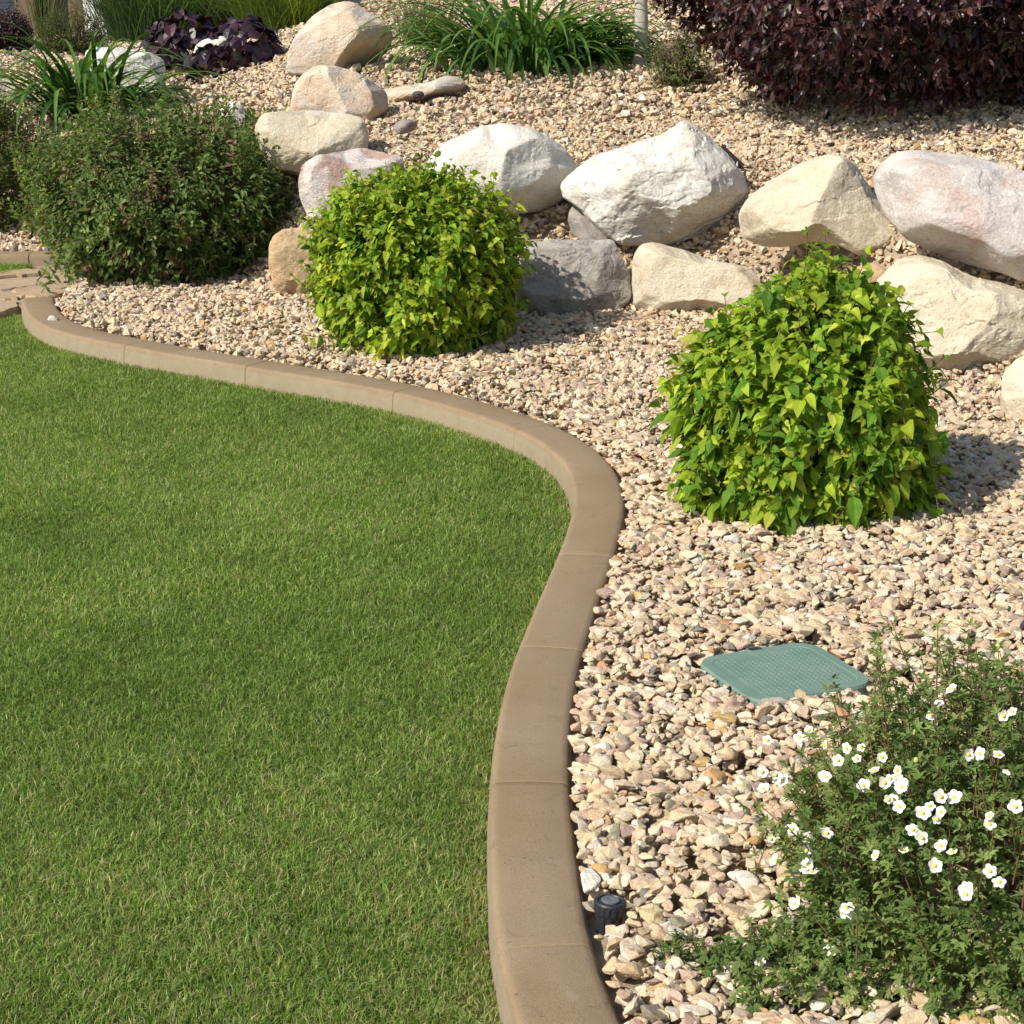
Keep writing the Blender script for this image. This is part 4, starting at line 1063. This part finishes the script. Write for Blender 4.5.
# ------------------------------------------------------------------ green valve-box lid
def lid():
    e1 = lid_q[2] - lid_q[1]; e2 = lid_q[0] - lid_q[1]
    w, hgt = (np.linalg.norm(lid_q[2] - lid_q[1]) + np.linalg.norm(lid_q[3] - lid_q[0])) / 2, (np.linalg.norm(lid_q[0] - lid_q[1]) + np.linalg.norm(lid_q[3] - lid_q[2])) / 2
    print('lid', w, hgt)
    ang = math.atan2(e1[1], e1[0])
    m, nt, p, nodes, links = new_mat('green_plastic')
    tc = nodes.new('ShaderNodeTexCoord')
    n1 = noise_tex(nt, tc.outputs['Object'], 9, 6, .7); n2 = noise_tex(nt, tc.outputs['Object'], 160, 4, .7)
    c = mixc(nt, ramp(nt, n1, [(.35, 0), (.7, 1)]), (0.118, 0.198, 0.152), (0.172, 0.245, 0.198))
    c = mixc(nt, ramp(nt, n2, [(.6, 0), (.75, .35)]), c, (0.36, 0.36, 0.30))
    n3 = noise_tex(nt, tc.outputs['Object'], 6, 3, .6)
    c = mixc(nt, ramp(nt, n3, [(.6, 0), (.8, .3)]), c, (0.33, 0.27, 0.19))
    links.new(c, p.inputs['Base Color']); p.inputs['Roughness'].default_value = .62; p.inputs['Specular IOR Level'].default_value = .35
    links.new(bump(nt, n2, .3, .001), p.inputs['Normal'])
    root = thing('valve_box_cover', (lid_c[0], lid_c[1], 0), 'green plastic utility cover set flush in the gravel', 'valve cover')
    root.rotation_euler = (0, 0, ang)
    def rrect(w, h, r, z, bm, n=7):
        vs = []
        for cx, cy, a0 in ((w/2-r, h/2-r, 0), (-w/2+r, h/2-r, 90), (-w/2+r, -h/2+r, 180), (w/2-r, -h/2+r, 270)):
            for k in range(n):
                a = math.radians(a0 + 90 * k / (n - 1)); vs.append(bm.verts.new((cx + r * math.cos(a), cy + r * math.sin(a), z)))
        return vs
    bm = bmesh.new(); r = .058
    rings = [rrect(w + .004, hgt + .004, r, .0, bm), rrect(w, hgt, r, LID_Z - .006, bm), rrect(w - .006, hgt - .006, r - .003, LID_Z, bm), rrect(w - .05, hgt - .05, r - .018, LID_Z, bm), rrect(w - .054, hgt - .054, r - .02, LID_Z - .0012, bm)]
    for A, B in zip(rings[:-1], rings[1:]):
        for i in range(len(A)): bm.faces.new([A[i], A[(i + 1) % len(A)], B[(i + 1) % len(A)], B[i]])
    bm.faces.new(rings[-1])
    obj('lid', bm_mesh('lid', bm), m, root)
    # raised tread pattern, all one surface of the lid
    bm = bmesh.new(); s = .0135
    nx, ny = int((w - .07) / s), int((hgt - .07) / s)
    for i in range(nx):
        for j in range(ny):
            x0 = (i - nx / 2 + .5) * s; y0 = (j - ny / 2 + .5) * s
            if abs(x0 + w * .12) < .03 and y0 > hgt / 2 - .06: continue
            q = bmesh.ops.create_cone(bm, segments=4, radius1=.0052, radius2=.0028, depth=.0014, cap_ends=True, matrix=Matrix.Translation((x0, y0, LID_Z - .0009)) @ Matrix.Rotation(math.pi / 4 * ((i + j) % 2), 4, 'Z'))
    obj('tread_pattern', bm_mesh('tread_pattern', bm), m, root)
    # finger slot
    sp = on_plane(755, 649, LID_Z)[:2] - lid_c
    lx = sp[0] * math.cos(ang) + sp[1] * math.sin(ang); ly = -sp[0] * math.sin(ang) + sp[1] * math.cos(ang)
    bm = bmesh.new(); A = rrect(.040, .024, .0085, LID_Z + .0012, bm); B = rrect(.035, .019, .0065, LID_Z + .0012, bm); Cc = rrect(.035, .019, .0065, LID_Z - .001, bm); D = rrect(.042, .026, .009, LID_Z - .003, bm)
    for P_, Q_ in ((D, A), (A, B), (B, Cc)):
        for i in range(len(P_)): bm.faces.new([P_[i], P_[(i + 1) % len(P_)], Q_[(i + 1) % len(P_)], Q_[i]])
    so = obj('finger_slot', bm_mesh('finger_slot', bm), m, root, loc=(lx, ly, 0))
    bm = bmesh.new(); bm.faces.new(rrect(.0346, .0186, .0063, LID_Z + .0003, bm))  # flat black sheet stands in for the shade inside the slot
    obj('slot_dark_sheet', bm_mesh('slot_dark_sheet', bm), M['black_plastic'], so)
lid()

# ------------------------------------------------------------------ black sprinkler head
def lathe(name, prof, seg=48, ribs=0, depth=0, cap=True, range_z=None):
    bm = bmesh.new(); rows = []
    for r, z in prof:
        row = []
        for k in range(seg):
            a = 2 * math.pi * k / seg; rr = r
            if ribs and range_z and range_z[0] <= z <= range_z[1]: rr = r - depth * (1 if (k * ribs * 2 // seg) % 2 else 0)
            row.append(bm.verts.new((rr * math.cos(a), rr * math.sin(a), z)))
        rows.append(row)
    for A, B in zip(rows[:-1], rows[1:]):
        for i in range(seg): bm.faces.new([A[i], A[(i + 1) % seg], B[(i + 1) % seg], B[i]])
    if cap: bm.faces.new(rows[-1])
    return bm_mesh(name, bm)
p = SPK
sp = thing('sprinkler_head', (p[0], p[1], 0.053), 'black ribbed plastic sprinkler head in the gravel beside the edging', 'sprinkler head')
sp.rotation_euler = (math.radians(-4), math.radians(5), 0.2)
obj('body', lathe('body', [(.018, -.03), (.021, .0), (.0235, .03), (.0245, .036), (.0255, .037)], 64, 10, .0022, False, (-.04, .033)), M['black_plastic'], sp)
obj('cap', lathe('cap', [(.0255, .037), (.0275, .039), (.0285, .05), (.0285, .056), (.0272, .059), (.0225, .0595), (.0215, .0575), (.012, .0575)], 64, 16, .0016, False, (.0385, .052)), M['black_plastic'], sp)
obj('riser_top', lathe('riser_top', [(.016, .0577), (.016, .0605), (.0145, .0615), (.006, .0615), (.005, .0605)], 40), M['dark_plastic'], sp)

# ------------------------------------------------------------------ black fabric edge between two boulders
A = [at_depth(x, y, 8.95) for x, y in [(722, 146), (737, 160), (750, 171), (764, 176), (778, 174), (795, 165)]]
A = catmull(A, 6); n = len(A); V = np.concatenate([A + [0, 0, .012], A + [0, 0, -.03], A + [0, .012, .012], A + [0, .012, -.03]]); Fq = []
for i in range(n - 1):
    Fq += [(i, i + 1, n + i + 1, n + i), (2 * n + i, 3 * n + i, 3 * n + i + 1, 2 * n + i + 1), (i, 2 * n + i, 2 * n + i + 1, i + 1)]
obj('landscape_fabric', mesh_np('landscape_fabric', V, Fq), M['fabric'], label='black fabric edge showing between the pointed and the cream boulder', cat='landscape fabric')

# ------------------------------------------------------------------ slim tree
def slim_tree():
    rng = np.random.default_rng(95)
    p = on_ground(639, 70)
    root = thing('young_tree', p, 'slim pale grey tree trunk rising from the gravel beside the strap leaves', 'tree')
    m = plain('pale_bark', (0.42, 0.38, 0.33), .85, .2, 22, .3, .5, .006)
    bm = bmesh.new(); rows = []
    for k in range(30):
        z = -.05 + k * .09; r = .046 * (1 - .012 * k) + (.016 * math.exp(-(z + .05) / .05)) + .0016 * math.sin(k * 2.1)
        c = (0.01 * math.sin(k * .5), 0.008 * math.cos(k * .7), z)
        rows.append([bm.verts.new((c[0] + r * math.cos(a * math.pi / 8), c[1] + r * math.sin(a * math.pi / 8), z)) for a in range(16)])
    for A_, B_ in zip(rows[:-1], rows[1:]):
        for i in range(16): bm.faces.new([A_[i], A_[(i + 1) % 16], B_[(i + 1) % 16], B_[i]])
    obj('trunk', bm_mesh('trunk', bm, True), m, root)
    g = Geo(); n = 2600
    P = norm(rng.normal(size=(n, 3))) * (rng.uniform(.3, 1, n)[:, None]) ** .5 * [.8, .8, .9] + [0, 0, 3.3]
    leaves(g, P, norm(jitter(rng, n, 1) + [0, 0, -.4]), norm(jitter(rng, n, .5) + UP), .08, .045, .2, .4, np.array([[.05, .1, .02]]) * rng.uniform(.7, 1.4, (n, 1)))
    g.build('crown', M['leaf'], root)
    st = Geo(); k = 40; B_ = P[:k]; sticks(st, np.stack([np.zeros(k), np.zeros(k), rng.uniform(2.2, 2.56, k)], 1), B_, .014, .004); st.build('branches', m, root)
slim_tree()

# ------------------------------------------------------------------ house far behind the garden
def box(bm, x0, x1, y0, y1, z0, z1):
    v = [bm.verts.new((x, y, z)) for z in (z0, z1) for y in (y0, y1) for x in (x0, x1)]
    for f in ((0, 2, 3, 1), (4, 5, 7, 6), (0, 1, 5, 4), (2, 6, 7, 3), (0, 4, 6, 2), (1, 3, 7, 5)): bm.faces.new([v[i] for i in f])
hx, hy = -6.0, 21.5
house = thing('house', (hx, hy, 0.9), 'blue-grey house with white post, mostly hidden behind the top left plants', 'house')
bm = bmesh.new()
for k in range(20): box(bm, -8, 7, 1.2 + .012 * (0), 1.5, k * .16, k * .16 + .148)
box(bm, -8, 7, 1.215, 1.5, 0, 3.2)
obj('wall', bm_mesh('wall', bm), M['wall_blue'], house)
def hx_at(px): return (px - 512) / F_PX * (hy + 0.3) - hx
bm = bmesh.new(); c = hx_at(112); box(bm, c - .11, c + .11, .1, .32, 0, 2.7); box(bm, c - .15, c + .15, .06, .36, 0, .2); obj('porch_post', bm_mesh('porch_post', bm), M['white_paint'], house)
bm = bmesh.new(); c = hx_at(83); box(bm, c - .1, c + .1, .8, 1.0, 0, 2.7); obj('brown_post', bm_mesh('brown_post', bm), M['brown_paint'], house)
bm = bmesh.new(); c = hx_at(32); box(bm, c - .12, c + .12, .8, 1.0, 0, 2.7); obj('brown_post', bm_mesh('brown_post', bm), M['brown_paint'], house)
bm = bmesh.new(); c = hx_at(58); box(bm, c - .3, c + .3, 1.15, 1.19, 0.3, 2.2); obj('window', bm_mesh('window', bm), M['dark_glass'], house)
bm = bmesh.new(); box(bm, -8.3, 7.3, -.4, 1.6, 2.7, 2.85); box(bm, -8.3, 7.3, 1.0, 6, 3.2, 3.4); obj('roof', bm_mesh('roof', bm), M['brown_paint'], house)
